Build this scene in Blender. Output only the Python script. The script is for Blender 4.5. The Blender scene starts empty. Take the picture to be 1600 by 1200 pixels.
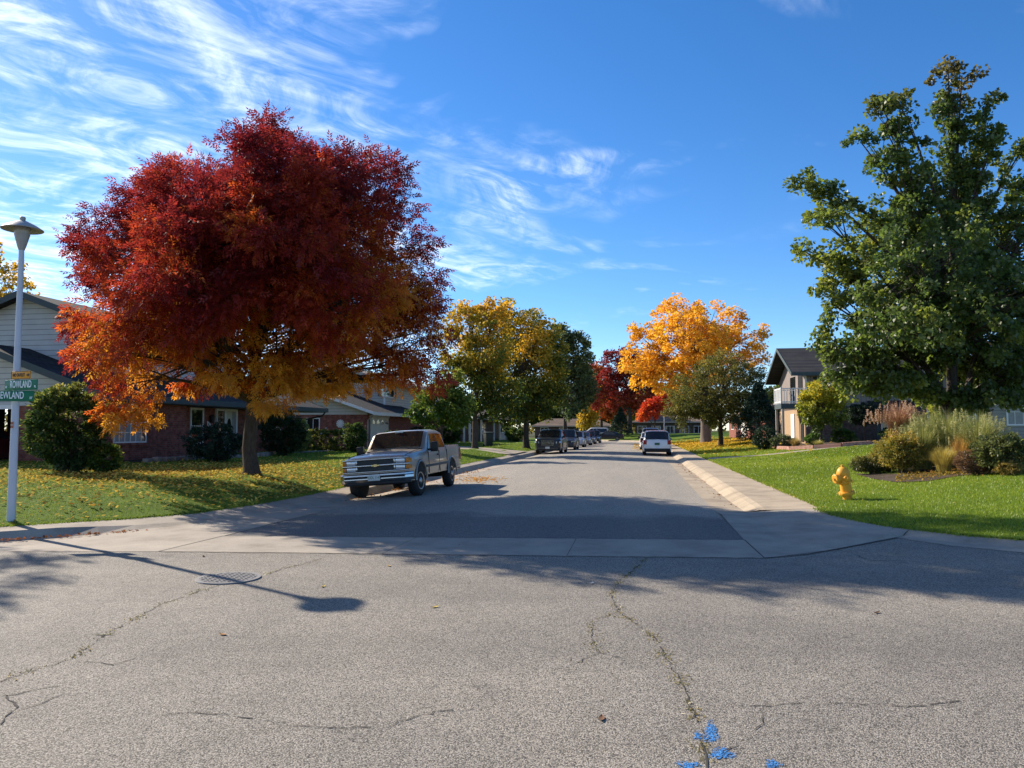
import bpy, bmesh, math, random
import numpy as np
from mathutils import Vector, Matrix
R = math.radians
scene = bpy.context.scene
COL = scene.collection
random.seed(7)
RNG = np.random.default_rng(7)

# ------------------------------------------------------------------ camera
F = 1202.0
HC = 1.65
PITCH = math.atan(72.0 / F)
CP, SP = math.cos(PITCH), math.sin(PITCH)
cam = bpy.data.cameras.new('camera')
cam.sensor_width = 36.0
cam.lens = 36.0 * F / 1600.0
cam.clip_end = 5000
camo = bpy.data.objects.new('camera', cam)
COL.objects.link(camo)
camo.location = (0, 0, HC)
camo.rotation_euler = (R(90) + PITCH, 0, 0)
scene.camera = camo

def ray(px, py):
    u = (px - 800.0) / F; v = (600.0 - py) / F
    return Vector((u, CP - v * SP, SP + v * CP))
def PD(px, py, d):            # point of the photo's ray at depth Y = d
    r = ray(px, py); t = d / r.y
    return Vector((r.x * t, d, HC + r.z * t))
def PG(px, py, z=0.0):        # point of the ray at height z
    r = ray(px, py); t = (z - HC) / r.z
    return Vector((r.x * t, r.y * t, z))

# street frame: s along the street, t to its right
ANG = math.atan(0.164)
E = Vector((math.sin(ANG), math.cos(ANG), 0))
N = Vector((math.cos(ANG), -math.sin(ANG), 0))
def ST(t, s, z=0.0):
    p = E * s + N * t
    return Vector((p.x, p.y, z))
def toST(p):
    return (p[0] * N.x + p[1] * N.y, p[0] * E.x + p[1] * E.y)
def HT(px, py, T):            # ray with the plane t = T -> (s, z)
    r = ray(px, py); k = T / r.dot(N)
    return (k * r.dot(E), HC + k * r.z)
def HS(px, py, S):            # ray with the plane s = S -> (t, z)
    r = ray(px, py); k = S / r.dot(E)
    return (k * r.dot(N), HC + k * r.z)

# ------------------------------------------------------------------ node helpers
def newmat(name):
    m = bpy.data.materials.new(name); m.use_nodes = True
    nt = m.node_tree; nt.nodes.clear()
    out = nt.nodes.new('ShaderNodeOutputMaterial')
    return m, nt, out
class NT:
    def __init__(s, nt): s.nt = nt
    def n(s, typ, **kw):
        nd = s.nt.nodes.new(typ)
        for k, v in kw.items():
            if k.startswith('_'): setattr(nd, k[1:], v)
            else:
                nd.inputs[k].default_value = v
        return nd
    def l(s, a, b): s.nt.links.new(a, b)
    def ramp(s, fac, stops, interp='LINEAR'):
        r = s.nt.nodes.new('ShaderNodeValToRGB'); cr = r.color_ramp
        cr.interpolation = interp
        while len(cr.elements) < len(stops): cr.elements.new(0.5)
        for e, (p, c) in zip(cr.elements, stops):
            e.position = p; e.color = (c[0], c[1], c[2], 1) if len(c) == 3 else c
        s.l(fac, r.inputs[0]); return r.outputs[0]
    def mix(s, fac, a, b, mode='MIX'):
        m = s.nt.nodes.new('ShaderNodeMix'); m.data_type = 'RGBA'; m.blend_type = mode
        for i, v in ((0, fac), (6, a), (7, b)):
            if hasattr(v, 'is_output') or isinstance(v, bpy.types.NodeSocket): s.l(v, m.inputs[i])
            else: m.inputs[i].default_value = (v[0], v[1], v[2], 1) if isinstance(v, (tuple, list)) else v
        return m.outputs[2]
    def math(s, op, a, b=0.0, c=0.0):
        m = s.nt.nodes.new('ShaderNodeMath'); m.operation = op
        for i, v in enumerate((a, b, c)):
            if isinstance(v, bpy.types.NodeSocket): s.l(v, m.inputs[i])
            else: m.inputs[i].default_value = v
        return m.outputs[0]
    def noise(s, vec, scale, detail=4, rough=0.55, dist=0.0):
        n = s.nt.nodes.new('ShaderNodeTexNoise')
        n.inputs['Scale'].default_value = scale; n.inputs['Detail'].default_value = detail
        n.inputs['Roughness'].default_value = rough; n.inputs['Distortion'].default_value = dist
        if vec is not None: s.l(vec, n.inputs['Vector'])
        return n.outputs[0]
    def bump(s, h, strength=0.3, dist=0.02):
        b = s.nt.nodes.new('ShaderNodeBump'); b.inputs['Strength'].default_value = strength
        b.inputs['Distance'].default_value = dist; s.l(h, b.inputs['Height']); return b.outputs[0]
    def principled(s, out, color, rough=0.7, metal=0.0, normal=None, spec=0.3, coat=0.0):
        p = s.nt.nodes.new('ShaderNodeBsdfPrincipled')
        for k, v in (('Base Color', color), ('Roughness', rough), ('Metallic', metal)):
            if isinstance(v, bpy.types.NodeSocket): s.l(v, p.inputs[k])
            else: p.inputs[k].default_value = (v[0], v[1], v[2], 1) if isinstance(v, (tuple, list)) else v
        p.inputs['Specular IOR Level'].default_value = spec
        p.inputs['Coat Weight'].default_value = coat
        if normal is not None: s.l(normal, p.inputs['Normal'])
        s.l(p.outputs[0], out.inputs[0]); return p
    def objco(s): return s.nt.nodes.new('ShaderNodeTexCoord').outputs['Object']
    def pos(s): return s.nt.nodes.new('ShaderNodeNewGeometry').outputs['Position']
    def sep(s, v):
        n = s.nt.nodes.new('ShaderNodeSeparateXYZ'); s.l(v, n.inputs[0]); return n.outputs
    def comb(s, x, y, z):
        n = s.nt.nodes.new('ShaderNodeCombineXYZ')
        for i, v in enumerate((x, y, z)):
            if isinstance(v, bpy.types.NodeSocket): s.l(v, n.inputs[i])
            else: n.inputs[i].default_value = v
        return n.outputs[0]

def plain(name, col, rough=0.6, metal=0.0, var=0.18, scale=6.0, spec=0.3, coat=0.0, bump=0.0):
    m, nt, out = newmat(name); k = NT(nt)
    nz = k.noise(k.objco(), scale, 5)
    c = k.mix(nz, tuple(v * (1 - var) for v in col), tuple(min(1, v * (1 + var)) for v in col))
    nm = k.bump(k.noise(k.objco(), scale * 8, 4), bump, 0.01) if bump else None
    k.principled(out, c, rough, metal, nm, spec, coat)
    return m

# ------------------------------------------------------------------ materials
def m_asphalt():
    m, nt, out = newmat('asphalt'); k = NT(nt); p = k.pos()
    v = k.n('ShaderNodeTexVoronoi', Scale=125.0); k.l(p, v.inputs['Vector'])
    h = k.sep(v.outputs['Color'])
    st = k.ramp(h[0], [(0.0, (.115, .104, .088)), (.22, (.225, .202, .168)), (.65, (.345, .308, .255)), (1.0, (.50, .45, .375))])
    gap = k.ramp(v.outputs['Distance'], [(0.0, (1, 1, 1)), (.45, (.95, .95, .95)), (.8, (.28, .28, .28))])
    c = k.mix(1.0, st, gap, 'MULTIPLY')
    big = k.noise(p, 0.3, 6, .62, .4)
    c = k.mix(1.0, c, k.ramp(big, [(.28, (.76, .76, .78)), (.5, (.97, .97, .97)), (.72, (1.1, 1.08, 1.05))]), 'MULTIPLY')
    xs_ = k.sep(p); lane = k.noise(k.comb(k.math('MULTIPLY', xs_[0], .06), k.math('MULTIPLY', xs_[1], .9), 4), 1.0, 3)
    c = k.mix(1.0, c, k.ramp(lane, [(.35, (.9, .9, .905)), (.65, (1.05, 1.045, 1.04))]), 'MULTIPLY')
    spot = k.noise(p, 1.7, 2, .4)
    c = k.mix(1.0, c, k.ramp(spot, [(.22, (.72, .72, .74)), (.30, (1, 1, 1))]), 'MULTIPLY')
    mid = k.noise(p, 3.0, 4, .6)
    c = k.mix(1.0, c, k.ramp(mid, [(.3, (.9, .9, .9)), (.7, (1.06, 1.06, 1.06))]), 'MULTIPLY')
    b = k.bump(k.math('SUBTRACT', 1.0, v.outputs['Distance']), .55, .006)
    k.principled(out, c, .85, 0, b, .25); return m
def m_asphalt_street():
    m, nt, out = newmat('asphalt_street'); k = NT(nt); p = k.pos()
    v = k.n('ShaderNodeTexVoronoi', Scale=80.0); k.l(p, v.inputs['Vector'])
    h = k.sep(v.outputs['Color'])
    c = k.ramp(h[0], [(0.0, (.14, .127, .108)), (.5, (.28, .253, .212)), (1.0, (.44, .40, .335))])
    x = k.sep(p)
    tt = k.math('ADD', k.math('MULTIPLY', x[0], N.x), k.math('MULTIPLY', x[1], N.y))
    ss = k.math('ADD', k.math('MULTIPLY', x[0], E.x), k.math('MULTIPLY', x[1], E.y))
    big = k.noise(k.comb(tt, k.math('MULTIPLY', ss, .15), 0), 0.8, 5, .6)
    c = k.mix(1.0, c, k.ramp(big, [(.3, (.84, .84, .85)), (.7, (1.08, 1.06, 1.03))]), 'MULTIPLY')
    # darker patch next to the cross pan
    edge = k.math('ADD', ss, k.math('MULTIPLY', k.noise(p, .5, 3), 3.0))
    dark = k.ramp(k.math('DIVIDE', edge, 40.0), [(.40, (.55, .56, .60)), (.42, (1, 1, 1))])
    c = k.mix(1.0, c, dark, 'MULTIPLY')
    b = k.bump(k.math('SUBTRACT', 1.0, v.outputs['Distance']), .4, .006)
    k.principled(out, c, .85, 0, b, .25); return m
def m_concrete(name='concrete', col=(.345, .30, .245), joint=0.0):
    m, nt, out = newmat(name); k = NT(nt); p = k.pos()
    n1 = k.noise(p, 1.3, 6, .65); n2 = k.noise(p, 60, 3, .6)
    c = k.mix(1.0, col, k.ramp(n1, [(.25, (.62, .60, .58)), (.5, (.95, .94, .93)), (.7, (1.12, 1.11, 1.08))]), 'MULTIPLY')
    c = k.mix(1.0, c, k.ramp(n2, [(.3, (.84, .84, .84)), (.7, (1.12, 1.12, 1.12))]), 'MULTIPLY')
    if joint:
        x = k.sep(p)
        s = k.math('ADD', k.math('MULTIPLY', x[0], E.x), k.math('MULTIPLY', x[1], E.y))
        f = k.math('FRACT', k.math('DIVIDE', s, joint))
        w = k.math('LESS_THAN', f, .022 / joint)
        c = k.mix(w, c, (.10, .09, .08))
        slab = k.n('ShaderNodeTexWhiteNoise', _noise_dimensions='1D')
        k.l(k.math('FLOOR', k.math('DIVIDE', s, joint)), slab.inputs['W'])
        c = k.mix(1.0, c, k.ramp(slab.outputs[0], [(0, (.94, .935, .92)), (1, (1.04, 1.03, 1.01))]), 'MULTIPLY')
    k.principled(out, c, .9, 0, k.bump(n2, .25, .004), .2); return m
def m_ground(name, a, b, scale=1.2):
    m, nt, out = newmat(name); k = NT(nt); p = k.pos()
    n1 = k.noise(p, scale, 6, .7); n2 = k.noise(p, 45, 3, .7)
    c = k.mix(k.ramp(n1, [(.3, (0, 0, 0)), (.7, (1, 1, 1))]), a, b)
    c = k.mix(1.0, c, k.ramp(n2, [(.25, (.55, .55, .55)), (.75, (1.3, 1.3, 1.3))]), 'MULTIPLY')
    k.principled(out, c, .95, 0, k.bump(n2, .8, .03), .1); return m
def m_leaf(name, trans=.42, gloss=.025, boost=(1.5, 1.4, 1.1)):
    m, nt, out = newmat(name); k = NT(nt)
    a = k.n('ShaderNodeAttribute', _attribute_name='col')
    d = k.n('ShaderNodeBsdfDiffuse'); t = k.n('ShaderNodeBsdfTranslucent'); g = k.n('ShaderNodeBsdfGlossy', Roughness=.45)
    k.l(a.outputs[0], d.inputs[0]); 
    bright = k.mix(1.0, a.outputs[0], boost, 'MULTIPLY')
    k.l(bright, t.inputs[0])
    mx = k.n('ShaderNodeMixShader', Fac=trans); k.l(d.outputs[0], mx.inputs[1]); k.l(t.outputs[0], mx.inputs[2])
    m2 = k.n('ShaderNodeMixShader', Fac=gloss); k.l(mx.outputs[0], m2.inputs[1]); k.l(g.outputs[0], m2.inputs[2])
    k.l(m2.outputs[0], out.inputs[0]); return m
def m_bark(name, a=(.05, .04, .035), b=(.16, .13, .11)):
    m, nt, out = newmat(name); k = NT(nt)
    x = k.sep(k.objco())
    v = k.comb(k.math('MULTIPLY', x[0], 14), k.math('MULTIPLY', x[1], 14), k.math('MULTIPLY', x[2], 2.5))
    n1 = k.noise(v, 1.6, 6, .7, .6)
    c = k.ramp(n1, [(.3, a), (.7, b)])
    k.principled(out, c, .95, 0, k.bump(n1, .9, .03), .1); return m
def m_brick(name, c1, c2, mortar, sx=.215, sz=.075):
    m, nt, out = newmat(name); k = NT(nt)
    x = k.sep(k.objco())
    v = k.comb(k.math('ADD', x[0], x[1]), x[2], 0)
    b = k.n('ShaderNodeTexBrick')
    b.offset = .5
    b.inputs['Scale'].default_value = 1.0
    b.inputs['Brick Width'].default_value = sx; b.inputs['Row Height'].default_value = sz
    b.inputs['Mortar Size'].default_value = .009; b.inputs['Bias'].default_value = 0
    b.inputs['Color1'].default_value = (*c1, 1); b.inputs['Color2'].default_value = (*c2, 1); b.inputs['Mortar'].default_value = (*mortar, 1)
    k.l(v, b.inputs['Vector'])
    n1 = k.noise(v, 4.6, 3, .7)
    c = k.mix(1.0, b.outputs[0], k.ramp(n1, [(.3, (.55, .5, .5)), (.7, (1.35, 1.3, 1.25))]), 'MULTIPLY')
    k.principled(out, c, .9, 0, k.bump(b.outputs['Fac'], -.5, .01), .15); return m
def m_siding(name, col, pitch=.2, vertical=False):
    m, nt, out = newmat(name); k = NT(nt)
    x = k.sep(k.objco())
    co = k.math('ADD', x[0], x[1]) if vertical else x[2]
    f = k.math('FRACT', k.math('DIVIDE', co, pitch))
    gap = k.math('GREATER_THAN', f, .9)
    n1 = k.noise(k.objco(), 1.5, 5, .6)
    c = k.mix(1.0, col, k.ramp(n1, [(.3, (.88, .88, .88)), (.7, (1.06, 1.06, 1.06))]), 'MULTIPLY')
    c = k.mix(gap, c, tuple(v * .35 for v in col))
    k.principled(out, c, .65, 0, k.bump(f, -.6, .03), .3); return m
def m_shingle(name, c1, c2):
    m, nt, out = newmat(name); k = NT(nt)
    x = k.sep(k.objco())
    v = k.comb(x[1], k.math('MULTIPLY', x[2], 2.6), 0)
    b = k.n('ShaderNodeTexBrick'); b.offset = .5
    b.inputs['Scale'].default_value = 1.0
    b.inputs['Brick Width'].default_value = .30; b.inputs['Row Height'].default_value = .16
    b.inputs['Mortar Size'].default_value = .012
    b.inputs['Color1'].default_value = (*c1, 1); b.inputs['Color2'].default_value = (*c2, 1)
    b.inputs['Mortar'].default_value = (*[q * .35 for q in c1], 1)
    k.l(v, b.inputs['Vector'])
    n1 = k.noise(k.objco(), 1.0, 5, .7)
    c = k.mix(1.0, b.outputs[0], k.ramp(n1, [(.3, (.75, .75, .75)), (.7, (1.2, 1.2, 1.2))]), 'MULTIPLY')
    k.principled(out, c, .95, 0, k.bump(b.outputs['Fac'], -.4, .02), .1); return m
def m_paint(name, col, metal=.35, rough=.32, coat=.8, dirt=.25):
    m, nt, out = newmat(name); k = NT(nt); o = k.objco(); x = k.sep(o)
    n1 = k.noise(o, 2.2, 6, .65)
    low = k.ramp(k.math('ADD', x[2], k.math('MULTIPLY', n1, .35)), [(.45, (1, 1, 1)), (.95, (0, 0, 0))])
    f = k.math('MULTIPLY', k.math('ADD', k.math('MULTIPLY', low, .8), k.math('MULTIPLY', n1, .3)), dirt)
    c = k.mix(f, col, (.20, .17, .13))
    r = k.math('ADD', rough, k.math('MULTIPLY', n1, .12))
    k.principled(out, c, r, metal, None, .5, coat); return m
def m_glass(name='window_glass', col=(.012, .014, .016), rough=.03):
    m, nt, out = newmat(name); k = NT(nt)
    n1 = k.noise(k.objco(), 1.4, 3)
    b = k.bump(n1, .04, .05)
    c = k.mix(n1, tuple(v * .6 for v in col), tuple(v * 1.6 for v in col))
    k.principled(out, c, rough, 0, b, .55, .3); return m

M = dict(
    asphalt=m_asphalt(), street=m_asphalt_street(), concrete=m_concrete(), walk=m_concrete('concrete_walk', (.40, .33, .245), 1.6),
    soil=m_ground('soil', (.055, .042, .03), (.13, .10, .075), 2.0), lawn=m_ground('lawn_soil', (.075, .13, .010), (.12, .19, .016), .8),
    ground=m_ground('far_ground', (.05, .07, .025), (.10, .09, .04), .05), leaf=m_leaf('leaf'), ash=m_leaf('ash_leaf', .50, .02, (1.5, 1.6, 1.3)), maple=m_leaf('maple_leaf', .50, .04, (1.7, 1.7, 1.2)), grass=m_leaf('grass_blade', .35, .04), litter=m_leaf('litter_leaf', .2, .0), needle=m_leaf('needle', .2, .04),
    bark=m_bark('bark', (.035, .028, .024), (.11, .09, .075)), bark_grey=m_bark('bark_grey', (.09, .075, .065), (.26, .21, .17)),
    brick=m_brick('red_brick', (.20, .055, .04), (.30, .10, .07), (.17, .13, .115)),
    brick_dark=m_brick('dark_brick', (.10, .075, .07), (.15, .11, .10), (.10, .09, .085)),
    brick_pink=m_brick('edging_brick', (.35, .17, .13), (.45, .25, .2), (.3, .24, .2)),
    siding=m_siding('pale_siding', (.56, .55, .52)), siding_cream=m_siding('cream_siding', (.55, .53, .47)), siding_tan=m_siding('tan_vertical_siding', (.235, .195, .175), .3, True),
    siding_grey=m_siding('grey_siding', (.30, .28, .25)), stucco=plain('stucco', (.34, .23, .14), .9, bump=.2),
    shingle=m_shingle('charcoal_shingle', (.030, .030, .035), (.058, .055, .055)), shingle_brown=m_shingle('brown_shingle', (.16, .12, .09), (.24, .18, .14)), shingle_grey=m_shingle('grey_shingle', (.26, .23, .19), (.36, .31, .26)),
    white=plain('white_trim', (.74, .73, .70), .5, var=.08), trim_grey=plain('grey_trim', (.055, .075, .08), .6), trim_tan=plain('tan_trim', (.40, .34, .28), .6), dark=plain('dark_void', (.012, .012, .013), .8), black=plain('black_plastic', (.014, .014, .015), .45),
    door_green=plain('door_green', (.02, .035, .035), .4), door_cream=plain('garage_cream', (.58, .54, .46), .55, var=.06),
    glass=m_glass(), carglass=m_glass('car_glass', (.02, .018, .017), .04), curtain=plain('curtain', (.32, .31, .30), .9, var=.25, scale=14),
    post=plain('post_paint', (.50, .52, .56), .45, var=.06), lampmetal=plain('lamp_metal', (.34, .33, .31), .5, .2), lampglass=plain('lamp_lens', (.36, .35, .31), .25, var=.05),
    sign_green=plain('sign_green', (.008, .15, .075), .4, var=.08), sign_white=plain('sign_white', (.80, .84, .82), .4, var=.05), sign_orange=plain('sign_amber', (.72, .30, .02), .4, var=.1), sign_black=plain('sign_black', (.02, .02, .02), .5),
    hydrant=plain('hydrant_yellow', (.72, .34, .035), .5, var=.22, scale=12, bump=.12), iron=plain('cast_iron', (.075, .07, .068), .65, .5, bump=.2), crack=plain('crack', (.05, .045, .04), .95), blue=None,
    rubber=plain('tyre_rubber', (.018, .018, .019), .75, bump=.1), chrome=plain('chrome', (.40, .41, .42), .20, 1.0, .1), alloy=plain('alloy', (.42, .41, .40), .35, .85), lens=plain('lamp_lens_clear', (.62, .64, .66), .08, .35, spec=.6), amber=plain('amber_lens', (.62, .20, .03), .2), redlens=plain('red_lens', (.30, .015, .012), .15), plate=plain('plate', (.60, .62, .58), .4, var=.05), plate_green=plain('plate_green', (.03, .12, .07), .5), gold=plain('gold_emblem', (.65, .52, .24), .3, .8),
    terracotta=plain('terracotta', (.42, .15, .09), .7, bump=.1), stone=plain('stone_edge', (.26, .22, .19), .9, bump=.4), bin=plain('bin_plastic', (.02, .03, .028), .5),
)
def m_bluepaint():
    m, nt, out = newmat('blue_marking'); k = NT(nt); p = k.pos()
    v = k.n('ShaderNodeTexVoronoi', Scale=125.0); k.l(p, v.inputs['Vector'])
    h = k.sep(v.outputs['Color'])
    c = k.ramp(h[1], [(0, (.015, .06, .15)), (.4, (.03, .16, .42)), (1, (.09, .29, .60))])
    pr = k.principled(out, c, .8, 0, k.bump(k.math('SUBTRACT', 1.0, v.outputs['Distance']), .5, .006), .2)
    at = k.n('ShaderNodeAttribute', _attribute_name='col')
    e = k.math('ADD', k.sep(at.outputs[0])[0], k.math('MULTIPLY', k.math('SUBTRACT', h[2], .5), 1.25))
    a = k.math('GREATER_THAN', e, .5); k.l(a, pr.inputs['Alpha']); return m
M['blue'] = m_bluepaint()

# ------------------------------------------------------------------ mesh builder
class MB:
    def __init__(s): s.v = []; s.f = []
    def add(s, vs, fs):
        o = len(s.v); s.v += [tuple(v) for v in vs]; s.f += [tuple(i + o for i in f) for f in fs]; return s
    def box(s, x0, x1, y0, y1, z0, z1):
        return s.add([(x0, y0, z0), (x1, y0, z0), (x1, y1, z0), (x0, y1, z0), (x0, y0, z1), (x1, y0, z1), (x1, y1, z1), (x0, y1, z1)],
                     [(0, 3, 2, 1), (4, 5, 6, 7), (0, 1, 5, 4), (1, 2, 6, 5), (2, 3, 7, 6), (3, 0, 4, 7)])
    def quad(s, a, b, c, d): return s.add([a, b, c, d], [(0, 1, 2, 3)])
    def poly(s, pts): return s.add(pts, [tuple(range(len(pts)))])
    def prism(s, pts, off):      # polygon extruded by a vector
        n = len(pts); off = Vector(off); q = [Vector(p) for p in pts] + [Vector(p) + off for p in pts]
        return s.add(q, [tuple(range(n - 1, -1, -1)), tuple(range(n, 2 * n))] + [(i, (i + 1) % n, (i + 1) % n + n, i + n) for i in range(n)])
    def tube(s, pts, rad, sides=6, cap=True):
        pts = [Vector(p) for p in pts]; n = len(pts)
        if not hasattr(rad, '__len__'): rad = [rad] * n
        vs = []; fs = []
        d0 = (pts[1] - pts[0]).normalized()
        up = Vector((0, 0, 1)) if abs(d0.z) < .9 else Vector((1, 0, 0))
        a = d0.cross(up).normalized()
        for i in range(n):
            d = (pts[min(i + 1, n - 1)] - pts[max(i - 1, 0)])
            d = d.normalized() if d.length > 1e-9 else d0
            a = (a - d * a.dot(d)); a = a.normalized() if a.length > 1e-6 else d.orthogonal().normalized()
            b = d.cross(a)
            for k in range(sides):
                th = 2 * math.pi * k / sides
                vs.append(pts[i] + (a * math.cos(th) + b * math.sin(th)) * rad[i])
        for i in range(n - 1):
            for k in range(sides):
                k2 = (k + 1) % sides
                fs.append((i * sides + k, i * sides + k2, (i + 1) * sides + k2, (i + 1) * sides + k))
        if cap:
            fs.append(tuple(range(sides - 1, -1, -1))); fs.append(tuple((n - 1) * sides + k for k in range(sides)))
        return s.add(vs, fs)
    def lathe(s, prof, seg=20, mat=None):   # profile (r, z) about z; mat moves it
        mat = mat or Matrix.Identity(4); vs = []; fs = []; n = len(prof)
        for r, z in prof:
            for k in range(seg):
                th = 2 * math.pi * k / seg
                vs.append(mat @ Vector((r * math.cos(th), r * math.sin(th), z)))
        for i in range(n - 1):
            for k in range(seg):
                k2 = (k + 1) % seg
                fs.append((i * seg + k, i * seg + k2, (i + 1) * seg + k2, (i + 1) * seg + k))
        fs.append(tuple(range(seg - 1, -1, -1))); fs.append(tuple((n - 1) * seg + k for k in range(seg)))
        return s.add(vs, fs)
    def build(s, name, mat, parent=None, smooth=None, bevel=0.0, loc=None, rot=None, recalc=True):
        me = bpy.data.meshes.new(name); me.from_pydata(s.v, [], s.f)
        bm = bmesh.new(); bm.from_mesh(me)
        if recalc: bmesh.ops.recalc_face_normals(bm, faces=bm.faces)
        if bevel:
            bmesh.ops.remove_doubles(bm, verts=bm.verts, dist=1e-5)
            es = [e for e in bm.edges if len(e.link_faces) == 2 and e.calc_face_angle(0) > R(35)]
            bmesh.ops.bevel(bm, geom=es, offset=bevel, segments=2, affect='EDGES', profile=.5, clamp_overlap=True)
            smooth = smooth or 40
        if smooth:
            for f in bm.faces: f.smooth = True
            for e in bm.edges:
                e.smooth = not (len(e.link_faces) != 2 or e.calc_face_angle(0) > R(smooth))
        bm.to_mesh(me); bm.free()
        me.materials.append(mat)
        o = bpy.data.objects.new(name, me); COL.objects.link(o)
        if parent: o.parent = parent
        if loc is not None: o.location = loc
        if rot is not None: o.rotation_euler = rot
        return o
def tag(o, label, cat, group=None, kind=None):
    if label: o['label'] = label
    if cat: o['category'] = cat
    if group: o['group'] = group
    if kind: o['kind'] = kind
    return o
def thing(name, label, cat, loc=(0, 0, 0), rotz=0.0, group=None):
    o = bpy.data.objects.new(name, None); COL.objects.link(o); o.empty_display_size = .3
    o.location = loc; o.rotation_euler = (0, 0, rotz)
    return tag(o, label, cat, group)

def quads_object(name, V, C, mat, parent=None, nv=4, loc=(0, 0, 0)):
    """V (n*nv,3) float array, C (n*nv,3) colours: a mesh of n separate small faces."""
    n = len(V) // nv
    me = bpy.data.meshes.new(name)
    me.vertices.add(n * nv); me.loops.add(n * nv); me.polygons.add(n)
    V = np.asarray(V, np.float32) - np.asarray(loc, np.float32)
    me.vertices.foreach_set('co', V.ravel())
    me.loops.foreach_set('vertex_index', np.arange(n * nv, dtype=np.int32))
    me.polygons.foreach_set('loop_start', np.arange(0, n * nv, nv, dtype=np.int32))
    me.update(calc_edges=True)
    a = me.attributes.new('col', 'FLOAT_COLOR', 'POINT')
    C4 = np.ones((n * nv, 4), np.float32); C4[:, :3] = C
    a.data.foreach_set('color', C4.ravel())
    me.materials.append(mat)
    o = bpy.data.objects.new(name, me); COL.objects.link(o)
    if parent: o.parent = parent
    return o
def nrm(a): return a / np.maximum(np.linalg.norm(a, axis=1, keepdims=True), 1e-9)
def fbm(p, k=1.0, seed=0.0):     # cheap smooth noise in about [-1,1]
    x, y, z = p[:, 0] * k + seed, p[:, 1] * k + seed * 1.7, p[:, 2] * k - seed
    return (np.sin(1.3 * x + 1.7 * np.sin(.9 * y)) + np.sin(1.5 * y + 1.3 * np.sin(1.1 * z)) + np.sin(1.7 * z + 1.5 * np.sin(.8 * x))) / 3.0
def lerp3(w, stops):             # colour ramp for arrays
    w = np.clip(w, 0, 1); xs = [s[0] for s in stops]
    return np.stack([np.interp(w, xs, [s[1][i] for s in stops]) for i in range(3)], 1)
# ================================================================== GROUND
from mathutils.geometry import delaunay_2d_cdt
S1, RC, TC = 100.0, 35.0, -2.4
def path(t, s):
    if s <= S1: return ST(t, s)
    a = (s - S1) / RC; r = RC + (t - TC); c = ST(TC - RC, S1)
    return c + N * (r * math.cos(a)) + E * (r * math.sin(a))
def fade(s): x = min(1, max(0, (s - 12.5) / 8)); return x * x * (3 - 2 * x)
def zcrown(t, s): return -.095 * ((t - TC) / 4.7) ** 2 * fade(s)
def structure(o): o['kind'] = 'structure'; return o
SS = [12.5 + i * 1.5 for i in range(22)] + list(np.arange(46, S1 + .1, 3)) + [S1 + i * 2 for i in range(1, 19)]

def strips(name, mat, rows, parent=None):        # rows: list of equal-length point lists
    mb = MB(); n = len(rows[0])
    for r in rows: mb.v += [tuple(p) for p in r]
    for i in range(len(rows) - 1):
        for j in range(n - 1):
            mb.f.append((i * n + j, i * n + j + 1, (i + 1) * n + j + 1, (i + 1) * n + j))
    return mb.build(name, mat, parent)

# far ground to the horizon
structure(MB().poly([(-2500, -400, -.3), (2500, -400, -.3), (2500, 3500, -.3), (-2500, 3500, -.3)]).build('ground', M['ground']))

# street running away
rows = []
ts = [-6.42 + i * (8.02 / 10) for i in range(11)]
for q, s in enumerate([None] + SS):
    r = []
    for t in ts:
        s_ = (10.95 + .105 * (t + 6.4)) if s is None else s
        p = path(t, s_); p.z = zcrown(t, s_) - (.003 if s is None else 0); r.append(p)
    rows.append(r)
street = structure(strips('street', M['street'], rows))
# cross street in front
G_edge = [(-60, 10.9), (-12, 10.2), (-7.5, 10.55), (-4.8, 10.57), (3.25, 10.02), (4.54, 10.8), (5.9, 11.9), (6.25, 11.1), (6.9, 10.45), (8.2, 9.8), (10.9, 9.3), (20, 8.7), (80, 5.9)]
pts = [(x, y + .06, 0) for x, y in G_edge] + [(80, -25, 0), (-60, -25, 0)]
road = structure(MB().poly(pts).build('road', M['asphalt']))

# concrete cross pan, aprons, kerbs and walks
def sub(a, b, k): return [tuple(Vector(a).lerp(Vector(b), i / k)) for i in range(k + 1)]
pan_n = sub((-4.8, 10.57, .004), (3.25, 10.02, .004), 10); pan_f = sub((-4.5, 12.1, .004), (3.49, 11.67, .004), 10)
jr = random.Random(12)
def rough(a, b, k, amp=.012): return [(p[0], p[1] + (jr.gauss(0, amp) if 0 < i < k else 0), p[2]) for i, p in enumerate(sub(a, b, k))]
pan_n = rough((-4.8, 10.57, .004), (3.25, 10.02, .004), 70); pan_f = rough((-4.5, 12.1, .004), (3.49, 11.67, .004), 70)
pan = structure(strips('gutter_pan', M['concrete'], [pan_n, pan_f]))
j = MB()
for fr in (.38, .685):
    a = Vector((-4.8, 10.57, .008)).lerp(Vector((3.25, 10.02, .008)), fr); b = Vector((-4.5, 12.1, .008)).lerp(Vector((3.49, 11.67, .008)), fr)
    j.quad(a, a + Vector((.007, 0, 0)), b + Vector((.007, 0, 0)), b)
for a, b in (((3.25, 10.02), (3.49, 11.67)), ((-4.8, 10.57), (-4.5, 12.1))):
    j.quad((a[0] - .008, a[1], .008), (a[0] + .009, a[1], .008), (b[0] + .009, b[1], .008), (b[0] - .008, b[1], .008))
for line in (pan_n, pan_f):
    for a, b in zip(line, line[1:]):
        w0 = jr.uniform(.001, .016); j.quad((a[0], a[1] - w0, .0085), (b[0], b[1] - w0, .0085), (b[0], b[1] + .004, .0085), (a[0], a[1] + .004, .0085))
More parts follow.
